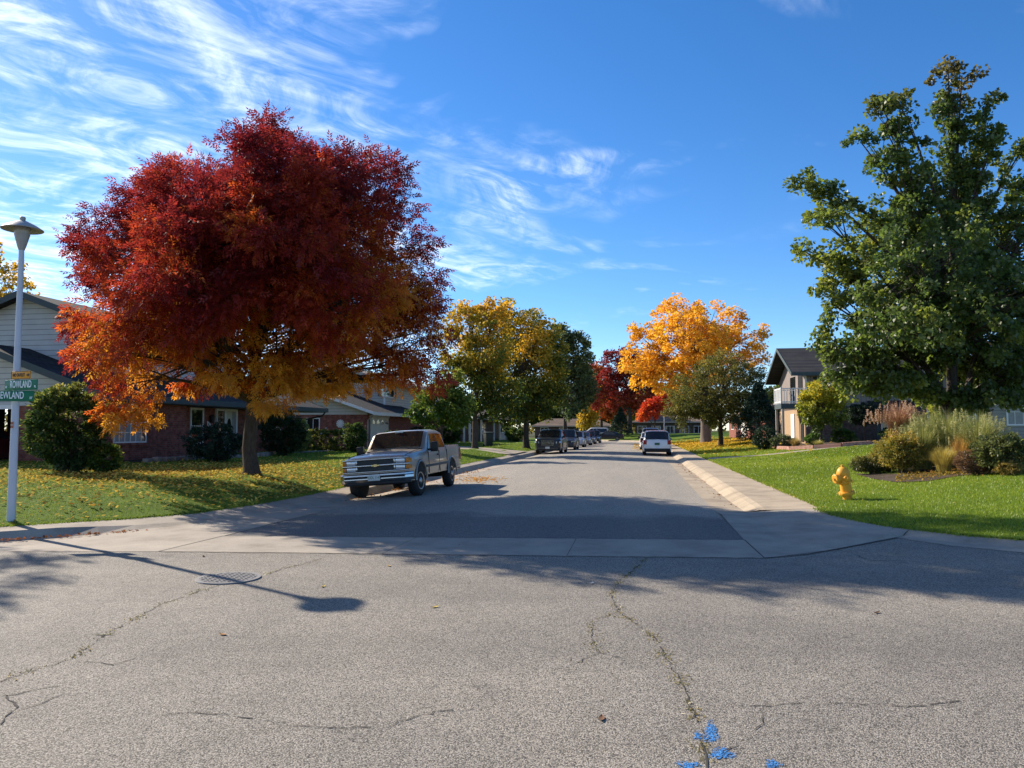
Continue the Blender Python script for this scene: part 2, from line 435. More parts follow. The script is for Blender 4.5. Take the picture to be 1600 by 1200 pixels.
for a, b, w in (((3.25, 10.02), (3.9, 10.3), .016), ((3.9, 10.3), (4.54, 10.8), .02), ((4.54, 10.8), (5.9, 11.9), .022)):
    j.quad((a[0], a[1] - w, .009), (b[0], b[1] - w, .009), (b[0], b[1] + w, .009), (a[0], a[1] + w, .009))
j.build('joint', M['crack'], pan)

# left kerb: columns lawn edge, walk, kerb top, flow line, gutter edge
def left_row(s): 
    p = [path(-8.0, s), path(-7.52, s), path(-7.36, s), path(-6.38, s)]
    for q, z in zip(p, (.10, .04, -.06 - .105 * fade(s), zcrown(-6.38, s) + .004)): q.z = z
    return p
rows = [left_row(s) for s in reversed(SS) if s >= 21.4]
corner = [((-5.05, 18.2), (-4.4, 17.9), (-4.2, 17.8), (-3.6, 17.7), (.085, .02, -.05, -.04)),
          ((-5.45, 16.5), (-4.95, 16.2), (-4.72, 16.1), (-3.86, 16.0), (.075, .015, -.005, -.012)),
          ((-6.06, 14.66), (-5.6, 14.05), (-5.42, 13.85), (-4.15, 14.2), (.075, .015, .0, .004)),
          ((-6.8, 13.7), (-6.4, 13.15), (-6.25, 12.95), (-4.5, 12.1), (.085, .04, -.01, .004)),
          ((-7.55, 13.0), (-7.25, 12.45), (-7.15, 12.25), (-4.7, 11.0), (.10, .09, -.05, .004)),
          ((-8.3, 12.4), (-8.1, 11.8), (-8.05, 11.6), (-4.8, 10.57), (.10, .09, -.05, .004)),
          ((-9.6, 11.85), (-9.5, 11.2), (-9.5, 11.0), (-7.5, 10.55), (.10, .09, -.05, .004)),
          ((-12, 11.5), (-12, 10.85), (-12, 10.65), (-12, 10.2), (.10, .09, -.05, .004)),
          ((-60, 12.2), (-60, 11.55), (-60, 11.4), (-60, 10.9), (.10, .09, -.05, .004))]
for c in corner: rows.append([Vector((p[0], p[1], z)) for p, z in zip(c[:4], c[4])])
def densify(rows, k=2):
    out = []
    for a, b in zip(rows, rows[1:]):
        for i in range(k): out.append([x.lerp(y, i / k) for x, y in zip(a, b)])
    return out + [rows[-1]]
EL = [r[0] for r in rows]
def drop_down(rows, side):   # small skirt at lawn side
    return rows
kerb_l = structure(strips('kerb', M['concrete'], densify(rows)))
# right kerb and walk
def right_row(s, k=1.0):
    p = [path(1.57, s), path(2.18, s), path(2.40, s), path(2.52, s), path(3.62, s)]
    z = [zcrown(1.57, s) + .004, (-.055 - .028 * fade(s)) * k, .04 * k + .03 * (1 - k), .08 * k + .035 * (1 - k), .10 * k + .085 * (1 - k)]
    for q, zz in zip(p, z): q.z = zz
    return p
rows = [right_row(s) for s in reversed(SS) if s >= 17.4] + [right_row(17.0, .8), right_row(16.65, .45), right_row(16.3, .08)]
ER = [r[-1] for r in rows]
structure(strips('sidewalk', M['walk'], rows))
A = [path(1.57, 16.3), Vector((4.1, 15.2, 0)), Vector((3.8, 13.5, 0)), Vector((3.49, 11.67, 0)), Vector((3.25, 10.02, 0)), Vector((4.54, 10.8, 0)), Vector((5.9, 11.9, 0))]
B = [path(3.62, 16.3), Vector((6.05, 15.4, 0)), Vector((5.93, 14.3, 0)), Vector((5.97, 13.3, 0)), Vector((6.1, 12.7, 0)), Vector((6.2, 12.45, 0)), Vector((6.3, 12.3, 0))]
rows = []
for a, b in zip(A, B):
    r = []
    for f, z in ((0, .004), (.3, -.012), (.42, .012), (.6, .045), (1, .085)):
        p = a.lerp(b, f); p.z = z + (zcrown(1.57, 16.3) if (f == 0 and a is A[0]) else 0); r.append(p)
    rows.append(r)
ER += [r[-1] for r in rows[1:]]
structure(strips('corner_apron', M['concrete'], densify(rows, 3)))
ln = [(6.3, 12.3), (6.73, 11.56), (7.32, 11.0), (8.5, 10.4), (11, 9.9), (20, 9.3), (80, 6.5)]
ou = [(5.9, 11.9), (6.25, 11.1), (6.9, 10.45), (8.2, 9.8), (10.9, 9.3), (20, 8.7), (80, 5.9)]
structure(strips('kerb_strip', M['concrete'], [[Vector((*o, .005)), Vector((*o, .005)).lerp(Vector((*l, .02)), .5), Vector((*l, .085))] for l, o in zip(ln, ou)]))
ER += [Vector((*l, .085)) for l in ln[1:]]

# ---- lawns
def seg_dist(P, poly):
    P = np.asarray(P)[:, :2]; best = np.full(len(P), 1e9)
    for a, b in zip(poly, poly[1:]):
        a = np.array(a[:2]); b = np.array(b[:2]); d = b - a; L = (d * d).sum()
        u = np.clip(((P - a) @ d) / max(L, 1e-9), 0, 1)
        best = np.minimum(best, np.linalg.norm(P - (a + u[:, None] * d), axis=1))
    return best
RISE_R = ([0, .3, 1, 3, 5, 7, 10, 16, 60], [0, .03, .07, .22, .44, .68, .88, 1.0, 1.1])
RISE_L = ([0, .3, 1, 2.6, 5, 8, 10.5, 20, 60], [0, .05, .16, .32, .37, .40, .43, .5, .6])
def zlawn(P, side):
    P = np.atleast_2d(np.asarray(P, float)); r = RISE_R if side == 'R' else RISE_L
    d = seg_dist(P, ER if side == 'R' else EL)
    z = .10 + np.interp(d, *r)
    q = np.c_[P[:, :2], np.zeros(len(P))]
    return z + .03 * np.clip(d / 3, 0, 1) * fbm(q, .45, 3)
def zl(p, side): return float(zlawn([[p[0], p[1]]], side)[0])
def mesh_region(poly, side, dz=0.0, fine=.8, coarse=3.0):
    poly = [Vector((p[0], p[1])) for p in poly]
    xs = [p.x for p in poly]; ys = [p.y for p in poly]
    def inside(x, y):
        c = False; n = len(poly)
        for i in range(n):
            a = poly[i]; b = poly[i - 1]
            if (a.y > y) != (b.y > y) and x < (b.x - a.x) * (y - a.y) / (b.y - a.y) + a.x: c = not c
        return c
    pts = list(poly); n0 = len(poly)
    y = min(ys)
    while y < max(ys):
        st = fine if y < 35 else (1.6 if y < 60 else coarse)
        x = min(xs)
        while x < max(xs):
            st2 = st if abs(x) < 30 else coarse
            px, py = x + random.uniform(-.2, .2) * st2, y + random.uniform(-.2, .2) * st
            if inside(px, py): pts.append(Vector((px, py)))
            x += st2
        y += st
    v, e, f, *_ = delaunay_2d_cdt(pts, [(i, (i + 1) % n0) for i in range(n0)], [], 1, 1e-4)
    P = np.array([(p.x, p.y) for p in v]); z = zlawn(P, side) + dz
    return np.c_[P, z], [tuple(t) for t in f]
def lawn(name, poly, side):
    V, T = mesh_region(poly, side)
    mb = MB(); mb.v = [tuple(p) for p in V]; mb.f = T
    o = structure(mb.build(name, M['lawn'], None, 60))
    return V, np.array([t[:3] for t in T])
def dd(lst, m=.02):
    out = []
    for p in lst:
        if not out or (Vector(p[:2]) - Vector(out[-1][:2])).length > m: out.append(Vector((p[0], p[1])))
    return out
polyL = dd(EL) + [Vector((-70, 40)), Vector(ST(-85, 125)[:2])]
polyR = dd(ER) + [Vector((85, 60)), Vector(ST(70, 190)[:2]), Vector(ST(-17, 190)[:2])]
VL, TL = lawn('lawn', polyL, 'L')
VR, TR = lawn('lawn', polyR, 'R')

# driveways and walks draped on the lawns (polygons in t, s)
DRIVES = []
def drive(name, ts_poly, side, mat='concrete', dz=.02):
    poly = [ST(t, s) for t, s in ts_poly]
    V, T = mesh_region(poly, side, dz, .9, 1.5)
    mb = MB(); mb.v = [tuple(p) for p in V]; mb.f = T
    DRIVES.append(ts_poly); return structure(mb.build(name, M[mat]))
drive('driveway', [(-7.86, 47.2), (-7.86, 54.5), (-12, 54), (-17.5, 54), (-17.5, 48.3), (-12, 48.0)], 'L')
drive('driveway', [(-28, 11.9), (-21.3, 12.3), (-21.6, 23.6), (-28, 23.6)], 'L')
drive('walkway', [(-18.3, 33.5), (-18.3, 35.2), (-16.6, 36.5), (-16.4, 46.0), (-17.4, 46.5), (-17.4, 35.8)], 'L')
drive('walkway', [(3.63, 41.6), (3.63, 43.6), (6.5, 43.0), (13, 44.5), (13, 43.2), (7, 41.7)], 'R')
drive('driveway', [(3.63, 76.0), (3.63, 82), (10.4, 82), (10.4, 76)], 'R')
BEDS = []
def bed(ts_poly, side):
    poly = [ST(t, s) for t, s in ts_poly]
    V, T = mesh_region(poly, side, .018, .5, .9)
    mb = MB(); mb.v = [tuple(p) for p in V]; mb.f = T
    BEDS.append(ts_poly); return structure(mb.build('garden_soil', M['soil'], None, 60))

def in_poly(P, poly):
    x, y = P[:, 0], P[:, 1]; c = np.zeros(len(P), bool); n = len(poly)
    for i in range(n):
        a = poly[i]; b = poly[i - 1]
        if abs(a[1] - b[1]) < 1e-9: continue
        k = ((a[1] > y) != (b[1] > y)) & (x < (b[0] - a[0]) * (y - a[1]) / (b[1] - a[1]) + a[0])
        c ^= k
    return c
def blocked(P, extra=()):
    q = np.c_[P[:, 0] * N.x + P[:, 1] * N.y, P[:, 0] * E.x + P[:, 1] * E.y]
    m = np.zeros(len(P), bool)
    for d in list(DRIVES) + list(BEDS) + list(extra): m |= in_poly(q, d)
    return m
def scatter(V, T, n, wfun, rng):
    a, b, c = V[T[:, 0]], V[T[:, 1]], V[T[:, 2]]
    ar = .5 * np.abs((b[:, 0] - a[:, 0]) * (c[:, 1] - a[:, 1]) - (c[:, 0] - a[:, 0]) * (b[:, 1] - a[:, 1]))
    w = ar * wfun((a + b + c) / 3); w = w / w.sum()
    k = rng.choice(len(T), n, p=w); r1 = np.sqrt(rng.random(n)); r2 = rng.random(n)
    return a[k] * (1 - r1)[:, None] + b[k] * (r1 * (1 - r2))[:, None] + c[k] * (r1 * r2)[:, None]
def inview(P): return (np.abs(P[:, 0]) / np.maximum(P[:, 1], .1) < .85) & (P[:, 1] > 4)
def wgrass(P): d = np.maximum(P[:, 1], 11); return np.where(inview(P) & (d < 75), (11 / d) ** 1.6, 0)

def grass(name, V, T, n, cols, seed, edge=None):
    rng = np.random.default_rng(seed)
    P = scatter(V, T, n, wgrass, rng)
    P = P[~blocked(P)]
    if edge is not None:      # ragged fringe along the concrete
        L_ = [Vector(q) for q in edge if 4 < q[1] < 48]; ex = []
        for a_, b_ in zip(L_, L_[1:]):
            ln = (b_ - a_).length; m_ = int(ln * 330 * min(1, 16 / max(a_.y, 1)))
            for _ in range(m_):
                c_ = a_.lerp(b_, rng.random()); ex.append((c_.x + rng.normal(0, .045), c_.y + rng.normal(0, .045), c_.z + .008))
        P = np.concatenate([P, np.array(ex)])
    n = len(P); d = P[:, 1]
    w = .0055 * np.clip(d / 11, 1, 5) * rng.uniform(.7, 1.4, n); h = rng.uniform(.025, .055, n) * np.clip(d / 22, 1, 1.35)
    th = rng.uniform(0, math.pi, n); side = np.c_[np.cos(th), np.sin(th), np.zeros(n)] * w[:, None]
    lean = np.c_[rng.normal(0, .35, n), rng.normal(0, .35, n), np.ones(n)] * h[:, None]
    Vv = np.empty((n * 3, 3)); base = P - np.array([0, 0, .012])
    Vv[0::3] = base - side; Vv[1::3] = base + side; Vv[2::3] = base + lean
    q = P.copy(); q[:, 2] = 0
    x = .48 + .30 * fbm(q, .4, 1) + .16 * fbm(q, 1.9, 5) + rng.normal(0, .15, n)
    C = np.repeat(lerp3(x, cols), 3, 0)
    o = quads_object(name, Vv, C, M['grass'], nv=3)
    return o
# ---- small flat leaves lying about
def litter(name, P, size, stops, seed, label, cat='leaves', tilt=.35, mat='litter', aspect=.5, lift=.02):
    rng = np.random.default_rng(seed); n = len(P)
    th = rng.uniform(0, 2 * math.pi, n); L = size * rng.uniform(.6, 1.3, n)
    a = np.c_[np.cos(th), np.sin(th), rng.normal(0, tilt, n)]; b = np.c_[-np.sin(th), np.cos(th), rng.normal(0, tilt, n)]
    a = nrm(a) * L[:, None] * .5; b = nrm(b) * (L * aspect)[:, None] * .5
    P = P + np.c_[np.zeros(n), np.zeros(n), lift + np.abs(a[:, 2]) * .9]
    V = np.empty((n * 4, 3)); V[0::4] = P - a; V[1::4] = P + b; V[2::4] = P + a; V[3::4] = P - b
    C = np.repeat(lerp3(rng.random(n), stops), 4, 0)
    o = quads_object(name, V, C, M[mat])
    tag(o, label, cat, None, 'stuff'); return o
# ================================================================== TREES AND SHRUBS
def leaves(centers, rad, n_each, L, W, colf, rng, style='simple', out=None, droop=.3, flat=.75):
    """Leaf faces round cluster centres; out = outward direction per cluster."""
    k = len(centers); n = k * n_each
    idx = np.repeat(np.arange(k), n_each)
    g = rng.normal(0, 1, (n, 3)); g = g / np.maximum(np.linalg.norm(g, axis=1, keepdims=True), .2) * (rng.random((n, 1)) ** .45)
    g[:, 2] *= flat
    pos = centers[idx] + g * rad[idx][:, None]
    o = out[idx] if out is not None else np.zeros((n, 3))
    a = nrm(g * .7 + o * .6 + rng.normal(0, .55, (n, 3)) + np.array([0, 0, -droop]))
    r = rng.normal(0, 1, (n, 3)) + np.array([0, 0, 1.0]); b = nrm(np.cross(a, r))
    col = colf(pos, rng, idx)
    sc = rng.uniform(.7, 1.25, n)[:, None]
    if style == 'simple':
        a2 = a * L * .5 * sc; b2 = b * W * .5 * sc
        V = np.empty((n * 4, 3)); V[0::4] = pos - a2; V[1::4] = pos + b2 - a2 * .15; V[2::4] = pos + a2; V[3::4] = pos - b2 - a2 * .15
        return V, np.repeat(col, 4, 0)
    Vs = []; Cs = []                       # compound leaf: three pairs of leaflets and a tip one
    for q, (s, sg) in enumerate(((.25, 1), (.25, -1), (.55, 1), (.55, -1), (.85, 1), (.85, -1), (1.0, 0))):
        p0 = pos + a * (L * 2.2 * s) * sc + np.array([0, 0, -.10 * L * s * s * 2])
        d = nrm(a * (.75 if sg else 1) + b * sg * .75 + np.array([0, 0, -.28]) + rng.normal(0, .12, (n, 3)))
        nn = np.cross(a, b) + rng.normal(0, .25, (n, 3)); e = nrm(np.cross(d, nn))
        d2 = d * L * sc; e2 = e * W * .5 * sc
        V = np.empty((n * 4, 3)); V[0::4] = p0; V[1::4] = p0 + d2 * .42 + e2; V[2::4] = p0 + d2; V[3::4] = p0 + d2 * .42 - e2
        Vs.append(V); Cs.append(np.repeat(col * rng.uniform(.88, 1.12, (n, 1)), 4, 0))
    return np.concatenate(Vs), np.concatenate(Cs)

def lobe(px, py, rx, ry, d, dd=0.0, dep=None):
    p = PD(px, py, d + dd); k = (d + dd) / F
    return (p.x, p.y, p.z, rx * k, (dep if dep is not None else rx * k), ry * k)

def bez(a, b, c, n):
    return [a * (1 - t) ** 2 + b * 2 * t * (1 - t) + c * t * t for t in [i / (n - 1) for i in range(n)]]

def tree(name, label, base, lobes, trunk_r, fork, n_clusters, n_each, L, W, colf, rad=(.45, .75), style='simple', seed=1, bark='bark', group=None, cat='tree', stems=1, droop=.3, twigs=True, shell=.5, flat=.75, leader=None, leafmat='leaf', dress=0):
    rng = np.random.default_rng(seed)
    base = Vector(base); root = thing(name, label, cat, base, 0, group)
    lob = np.array([l[:6] for l in lobes])
    w = (lob[:, 3] * lob[:, 4] * lob[:, 5]) ** .67; w /= w.sum()
    li = rng.choice(len(lob), n_clusters, p=w)
    u = nrm(rng.normal(0, 1, (n_clusters, 3))); rr = shell + (1 - shell) * rng.random((n_clusters, 1)) ** .6
    cen = lob[li, :3] + u * rr * lob[li, 3:6]
    cen = cen[:]; keep = cen[:, 2] > base.z + .25; cen = cen[keep]; li = li[keep]; u = u[keep]
    mid = lob[:, :3].mean(0)
    out = nrm(cen - mid)
    rad_a = rng.uniform(rad[0], rad[1], len(cen))
    wood_c = len(cen)
    V, C = leaves(cen, rad_a, n_each, L, W, colf, rng, style, out, droop, flat)
    quads_object('crown', V, C, M[leafmat], root, 4, base)
    # wood
    mb = MB(); top = lob[lob[:, 2].argmax(), :3] if leader is None else np.array(leader)
    fk = base + Vector((0, 0, fork)); B0 = Vector((0, 0, 0))
    rel = lambda p: Vector(p) - base
    tr = [base + Vector((0, 0, -.15)), base + Vector((0, 0, .12)), base + Vector((0, 0, fork * .35)) + Vector((rng.normal(0, .04), rng.normal(0, .04), 0)), base + Vector((0, 0, fork))]
    mb.tube([p - base for p in tr], [trunk_r * 1.75, trunk_r * 1.2, trunk_r, trunk_r * .9], 12)
    T = Vector(top); mid1 = fk.lerp(T, .45); mid1.x += rng.normal(0, .15); mid1.y += rng.normal(0, .15)
    lead = bez(fk, Vector((fk.x + (T.x - fk.x) * .25, fk.y + (T.y - fk.y) * .25, fk.z + (T.z - fk.z) * .5)), T, 9)
    lr = [trunk_r * .8 * (1 - .93 * (i / 8) ** .8) for i in range(9)]
    mb.tube([p - base for p in lead], lr, 8)
    limbs = []
    for i, l in enumerate(lob):
        c = Vector(l[:3]); zt = (c.z - fk.z)
        st = max(0, min(.75, (zt / max(T.z - fk.z, .1)) * .55 + rng.uniform(-.15, .05)))
        k = int(st * 8); p0 = lead[k]
        m = p0.lerp(c, .5); m.z += .10 * (c - p0).length * (1 if zt > 0 else .3)
        pts = bez(p0, m, c, 7); r0 = min(lr[k] * .7, trunk_r * .42, (.012 + .03 * (c - p0).length) * min(1, .35 + .5 * max(l[3], l[5])))
        rs = [r0 * (1 - .85 * (q / 6) ** .9) + .006 for q in range(7)]
        mb.tube([p - base for p in pts], rs, 6); limbs.append((pts, rs))
    if twigs:
        for c, i in zip(cen, li):
            pts, rs = limbs[i]; k = rng.integers(2, 7); p0 = pts[k]; c = Vector(c)
            m = p0.lerp(c, .55); m.z += .08 * (c - p0).length
            r0 = min(rs[k], .03)
            mb.tube([p - base for p in bez(p0, m, c, 4)], [r0, r0 * .7, r0 * .45, .004], 4, False)
    if dress:
        dc = []; do = []
        for (pts, rs), l in zip(limbs, lob):
            for q in range(2, 7):
                for _ in range(dress):
                    dc.append(np.array(pts[q]) + rng.normal(0, .16, 3)); do.append(np.array((pts[q] - pts[q - 1]).normalized()))
        dc = np.array(dc); V, C = leaves(dc, rng.uniform(rad[0] * .6, rad[1] * .7, len(dc)), int(n_each * .55), L, W, colf, rng, style, np.array(do), droop, flat)
        quads_object('inner_foliage', V, C, M[leafmat], root, 4, base)
    mb.build('trunk', M[bark], root, 50, recalc=False)
    return root

def colramp(stops, kz=0.0, z0=0, z1=10, k=.8, amp=.28, jit=.12, seed=0.0, cl=.1):
    def f(pos, rng, idx):
        n = len(pos); cj = rng.normal(0, cl, idx.max() + 1)[idx]
        w = .5 * (1 - kz) + kz * np.clip((pos[:, 2] - z0) / (z1 - z0), 0, 1) + amp * fbm(pos, k, seed) + rng.normal(0, jit, n) + cj
        return lerp3(w, stops) * rng.uniform(.8, 1.2, (n, 1))
    return f

def shrub(name, label, base, size, n_clusters, n_each, L, W, colf, rad=.14, seed=1, cat='shrub', group=None, style='simple', shape='dome', stems=7, leafmat='leaf', shell=.72, boxy=0):
    """A shrub: leaf shell over stems; size = (rx, ry, height)."""
    rng = np.random.default_rng(seed); base = Vector(base); root = thing(name, label, cat, base, 0, group)
    u = nrm(rng.normal(0, 1, (n_clusters, 3))); rx, ry, h = size
    if boxy:
        u = u / np.maximum(np.abs(u).max(1, keepdims=True), 1e-6) * (.9 + .1 * rng.random((n_clusters, 1)))
    rr = shell + (1 - shell) * rng.random((n_clusters, 1))
    bump_ = 1 + .20 * fbm(u * 3, 1.3, seed)[:, None] * (0 if boxy else 1) + np.where(rng.random((n_clusters, 1)) < .13, rng.uniform(.04, .22, (n_clusters, 1)), 0) * (.4 if boxy else 1)
    P = u * rr * bump_
    cen = np.c_[P[:, 0] * rx, P[:, 1] * ry, (P[:, 2] * .5 + .52) * h] + np.array(base)
    keep = cen[:, 2] > base.z + .04; cen = cen[keep]; u = u[keep]
    V, C = leaves(cen, np.full(len(cen), rad) * rng.uniform(.7, 1.3, len(cen)), n_each, L, W, colf, rng, style, u, .1)
    quads_object('foliage', V, C, M[leafmat], root, 4, base)
    mb = MB()
    for i in range(stems):
        th = rng.uniform(0, 6.28); r = rng.uniform(.2, .75)
        e = Vector((rx * r * math.cos(th), ry * r * math.sin(th), h * rng.uniform(.55, .85)))
        mb.tube(bez(Vector((e.x * .15, e.y * .15, -.1)), Vector((e.x * .5, e.y * .5, e.z * .6)), e, 5), [.022, .018, .014, .01, .006], 5)
    for c in cen[::6]:
        c = Vector(c) - base
        mb.tube([Vector((c.x * .35, c.y * .35, c.z * .45)), c], [.009, .004], 3, False)
    mb.build('stem', M['bark'], root, 50, recalc=False)
    return root

def tuft(name, label, base, r, h, n, w, stops, seed=1, spread=.8, cat='grass clump', group=None, plumes=0, plume_col=((.3, .17, .13), (.5, .33, .25))):
    """An arching ornamental grass: each blade a bent strip."""
    rng = np.random.default_rng(seed); base = Vector(base); root = thing(name, label, cat, base, 0, group)
    th = rng.uniform(0, 6.283, n); out = np.c_[np.cos(th), np.sin(th), np.zeros(n)]
    sp = rng.uniform(.05, 1, n) ** .8 * spread; H = h * rng.uniform(.6, 1.05, n)
    b0 = out * (rng.uniform(0, .25, n) * r)[:, None]
    side = np.c_[-np.sin(th), np.cos(th), np.zeros(n)] * (w * rng.uniform(.6, 1.3, n))[:, None] * .5
    pts = []
    for t in (0, .4, .75, 1.0):
        z = H * (t - .42 * sp * t * t * t); rr = r * sp * (t ** 1.7)
        pts.append(b0 + out * rr[:, None] + np.c_[np.zeros((n, 2)), z])
    Vs = []; Cs = []; col = lerp3(rng.random(n), stops)
    for i in range(3):
        wa = (1, .85, .6, .12)[i]; wb = (1, .85, .6, .12)[i + 1]
        V = np.empty((n * 4, 3)); V[0::4] = pts[i] - side * wa; V[1::4] = pts[i] + side * wa; V[2::4] = pts[i + 1] + side * wb; V[3::4] = pts[i + 1] - side * wb
        Vs.append(V); Cs.append(np.repeat(col, 4, 0))
    V = np.concatenate(Vs) + np.array(base)
    quads_object('blades', V, np.concatenate(Cs), M['leaf'], root, 4, base)
    if plumes:
        k = rng.choice(n, plumes); cen = pts[3][k] + np.array(base)
        c2 = np.concatenate([cen + np.array([0, 0, .06 * q - .12]) for q in range(4)])
        V, C = leaves(c2, np.full(len(c2), .035), 8, .09, .014, lambda p, r_, i: lerp3(r_.random(len(p)), [(0, plume_col[0]), (1, plume_col[1])]), rng)
        quads_object('plumes', V, C, M['leaf'], root, 4, base)
    return root
# ================================================================== VEHICLES
def pw(x, tab): return float(np.interp(x, [t[0] for t in tab], [t[1] for t in tab]))
class Body:
    """Half-section loft along x; tables run rear to front."""
    def __init__(s, top, belt, width, roofw, gc, axles, R, Ra, z_low=None):
        s.top, s.belt, s.width, s.roofw, s.gc, s.axles, s.R, s.Ra = top, belt, width, roofw, gc, axles, R, Ra
        s.x0, s.x1 = top[0][0], top[-1][0]
    def zb(s, x):
        z = pw(x, s.gc) if not isinstance(s.gc, float) else s.gc
        for a in s.axles:
            d = abs(x - a)
            if d < s.Ra: z = max(z, s.R + math.sqrt(max(0, s.Ra ** 2 - d * d)))
        return z
    def sec(s, x):
        w, zb, zt, zl_ = pw(x, s.width), s.zb(x), pw(x, s.top), pw(x, s.belt)
        g = zt - zl_
        wr = pw(x, s.roofw); k = min(1, max(0, (g - .06) / .25))
        g0 = pw(x, s.gc) if not isinstance(s.gc, float) else s.gc
        z3 = max(zb + .05, g0 + (zl_ - g0) * .42)
        y6 = wr * k + w * .90 * (1 - k); z6 = zl_ + g * (.86 * k + .55 * (1 - k))
        y7 = (wr - .12) * k + w * .72 * (1 - k); z7 = zl_ + g * (.985 * k + .9 * (1 - k))
        return [(0, zb), (w * .82, zb), (w * .965, zb + .03), (w, z3), (w * .99, zl_ - .09), (w * .955, zl_), (y6, z6), (y7, z7), (0, zt + .012)]
    def side(s, x, f):
        q = s.sec(x); a, b = q[5], q[6]
        return Vector((x, a[0] + (b[0] - a[0]) * f, a[1] + (b[1] - a[1]) * f))
    def build(s, name, mat, parent, xs_extra=()):
        xs = set([round(t[0], 4) for t in s.top + s.belt + s.width] + list(xs_extra))
        for a in s.axles:
            for k in range(-6, 7): xs.add(round(a + s.Ra * math.sin(k * math.pi / 12) * .999, 4))
        for k in range(25): xs.add(round(s.x0 + (s.x1 - s.x0) * k / 24, 4))
        xs = [x for x in sorted(xs) if s.x0 <= x <= s.x1]
        ded = [xs[0]]
        for x in xs[1:]:
            if x - ded[-1] > .012: ded.append(x)
        xs = ded
        mb = MB(); ring = None
        for x in xs:
            q = s.sec(x); full = [(x, y, z) for y, z in q] + [(x, -y, z) for y, z in q[-2:0:-1]]
            mb.v += full; ring = len(full)
        for i in range(len(xs) - 1):
            for k in range(ring):
                k2 = (k + 1) % ring
                mb.f.append((i * ring + k, i * ring + k2, (i + 1) * ring + k2, (i + 1) * ring + k))
        mb.f.append(tuple(range(ring))); mb.f.append(tuple((len(xs) - 1) * ring + k for k in reversed(range(ring))))
        return mb.build(name, mat, parent, 32)
    def side_window(s, name, xa, xb, xc, xd, parent, f0=.06, f1=.9, mat=None, out=.012):
        """bottom edge xa..xb, top edge xc..xd; both sides, one mesh each."""
        for sg in (1, -1):
            mb = MB(); n = 8; vs = []
            for j in range(4):
                v = j / 3
                for i in range(n):
                    u = i / (n - 1); x = (xa + (xb - xa) * u) * (1 - v) + (xc + (xd - xc) * u) * v
                    p = s.side(x, f0 + (f1 - f0) * v); vs.append((p.x, (p.y + out) * sg, p.z))
            mb.v = vs
            for j in range(3):
                for i in range(n - 1): mb.f.append((j * n + i, j * n + i + 1, (j + 1) * n + i + 1, (j + 1) * n + i))
            mb.build(name, mat or M['carglass'], parent, 60)
    def screen(s, name, xa, xb, parent, f0=.05, f1=.93, inset=.93, out=.012, mat=None):
        """windscreen / rear window between belt at xa and roof at xb"""
        mb = MB(); n = 9; m = 4; sgn = 1 if xa > xb else -1
        za, zb_ = pw(xa, s.top), pw(xb, s.top)
        for j in range(m + 1):
            v = f0 + (f1 - f0) * j / m; x = xa + (xb - xa) * v; q = s.sec(x); zt = pw(x, s.top)
            wlim = (q[7][0] * .55 + q[6][0] * .45) * inset
            for i in range(n):
                y = -wlim + 2 * wlim * i / (n - 1)
                # follow the section: flat centre then falling to the shoulder
                ay = abs(y)
                z = zt + .012 - .012 * min(1, ay / max(q[7][0], .01)) - max(0, ay - q[7][0]) / max(q[6][0] - q[7][0], .01) * (q[7][1] - q[6][1])
                mb.v.append((x + sgn * out, y, z + out))
        for j in range(m):
            for i in range(n - 1): mb.f.append((j * n + i, j * n + i + 1, (j + 1) * n + i + 1, (j + 1) * n + i))
        return mb.build(name, mat or M['carglass'], parent, 60)

def wheel(parent, x, y, Rw, tw, rim_mat='alloy', steer=0.0, rimfrac=.62):
    o = 1 if y > 0 else -1
    W = MB(); prof = [(Rw * rimfrac, -tw / 2 + .01), (Rw * .80, -tw / 2), (Rw * .94, -tw / 2 + .015), (Rw, -tw / 2 + .045), (Rw, tw / 2 - .045), (Rw * .94, tw / 2 - .015), (Rw * .80, tw / 2), (Rw * rimfrac, tw / 2 - .01)]
    rot = Matrix.Rotation(math.pi / 2, 4, 'X')
    W.lathe(prof, 28, rot)
    w = W.build('wheel', M['rubber'], parent, 40, loc=(x, y, Rw), rot=(0, 0, steer))
    r = MB(); rr = Rw * rimfrac; z = (tw / 2 - .012) * -o     # lathe axis z -> -y after rotation
    q = -o
    r.lathe([(rr * 1.02, z - q * .02), (rr * 1.02, z + q * .012), (rr * .9, z + q * .006), (rr * .86, z - q * .05), (rr * .45, z - q * .035), (rr * .34, z + q * .015), (rr * .2, z + q * .03), (.001, z + q * .03)], 28, rot)
    rim = r.build('rim', M[rim_mat], w, 40)
    h = MB()
    for k in range(8):
        a = k * math.pi / 4; c = Vector((math.cos(a), math.sin(a), 0)) * rr * .66
        e = Vector((-math.sin(a), math.cos(a), 0)) * rr * .12; f = Vector((math.cos(a), math.sin(a), 0)) * rr * .11
        zz = z - q * .041
        h.poly([rot @ (Vector((p.x, p.y, zz + q * .004))) for p in (c - e - f, c + e - f * .6, c + e + f * .6, c - e + f)])
    h.build('vent_hole', M['dark'], rim, None)
    return w

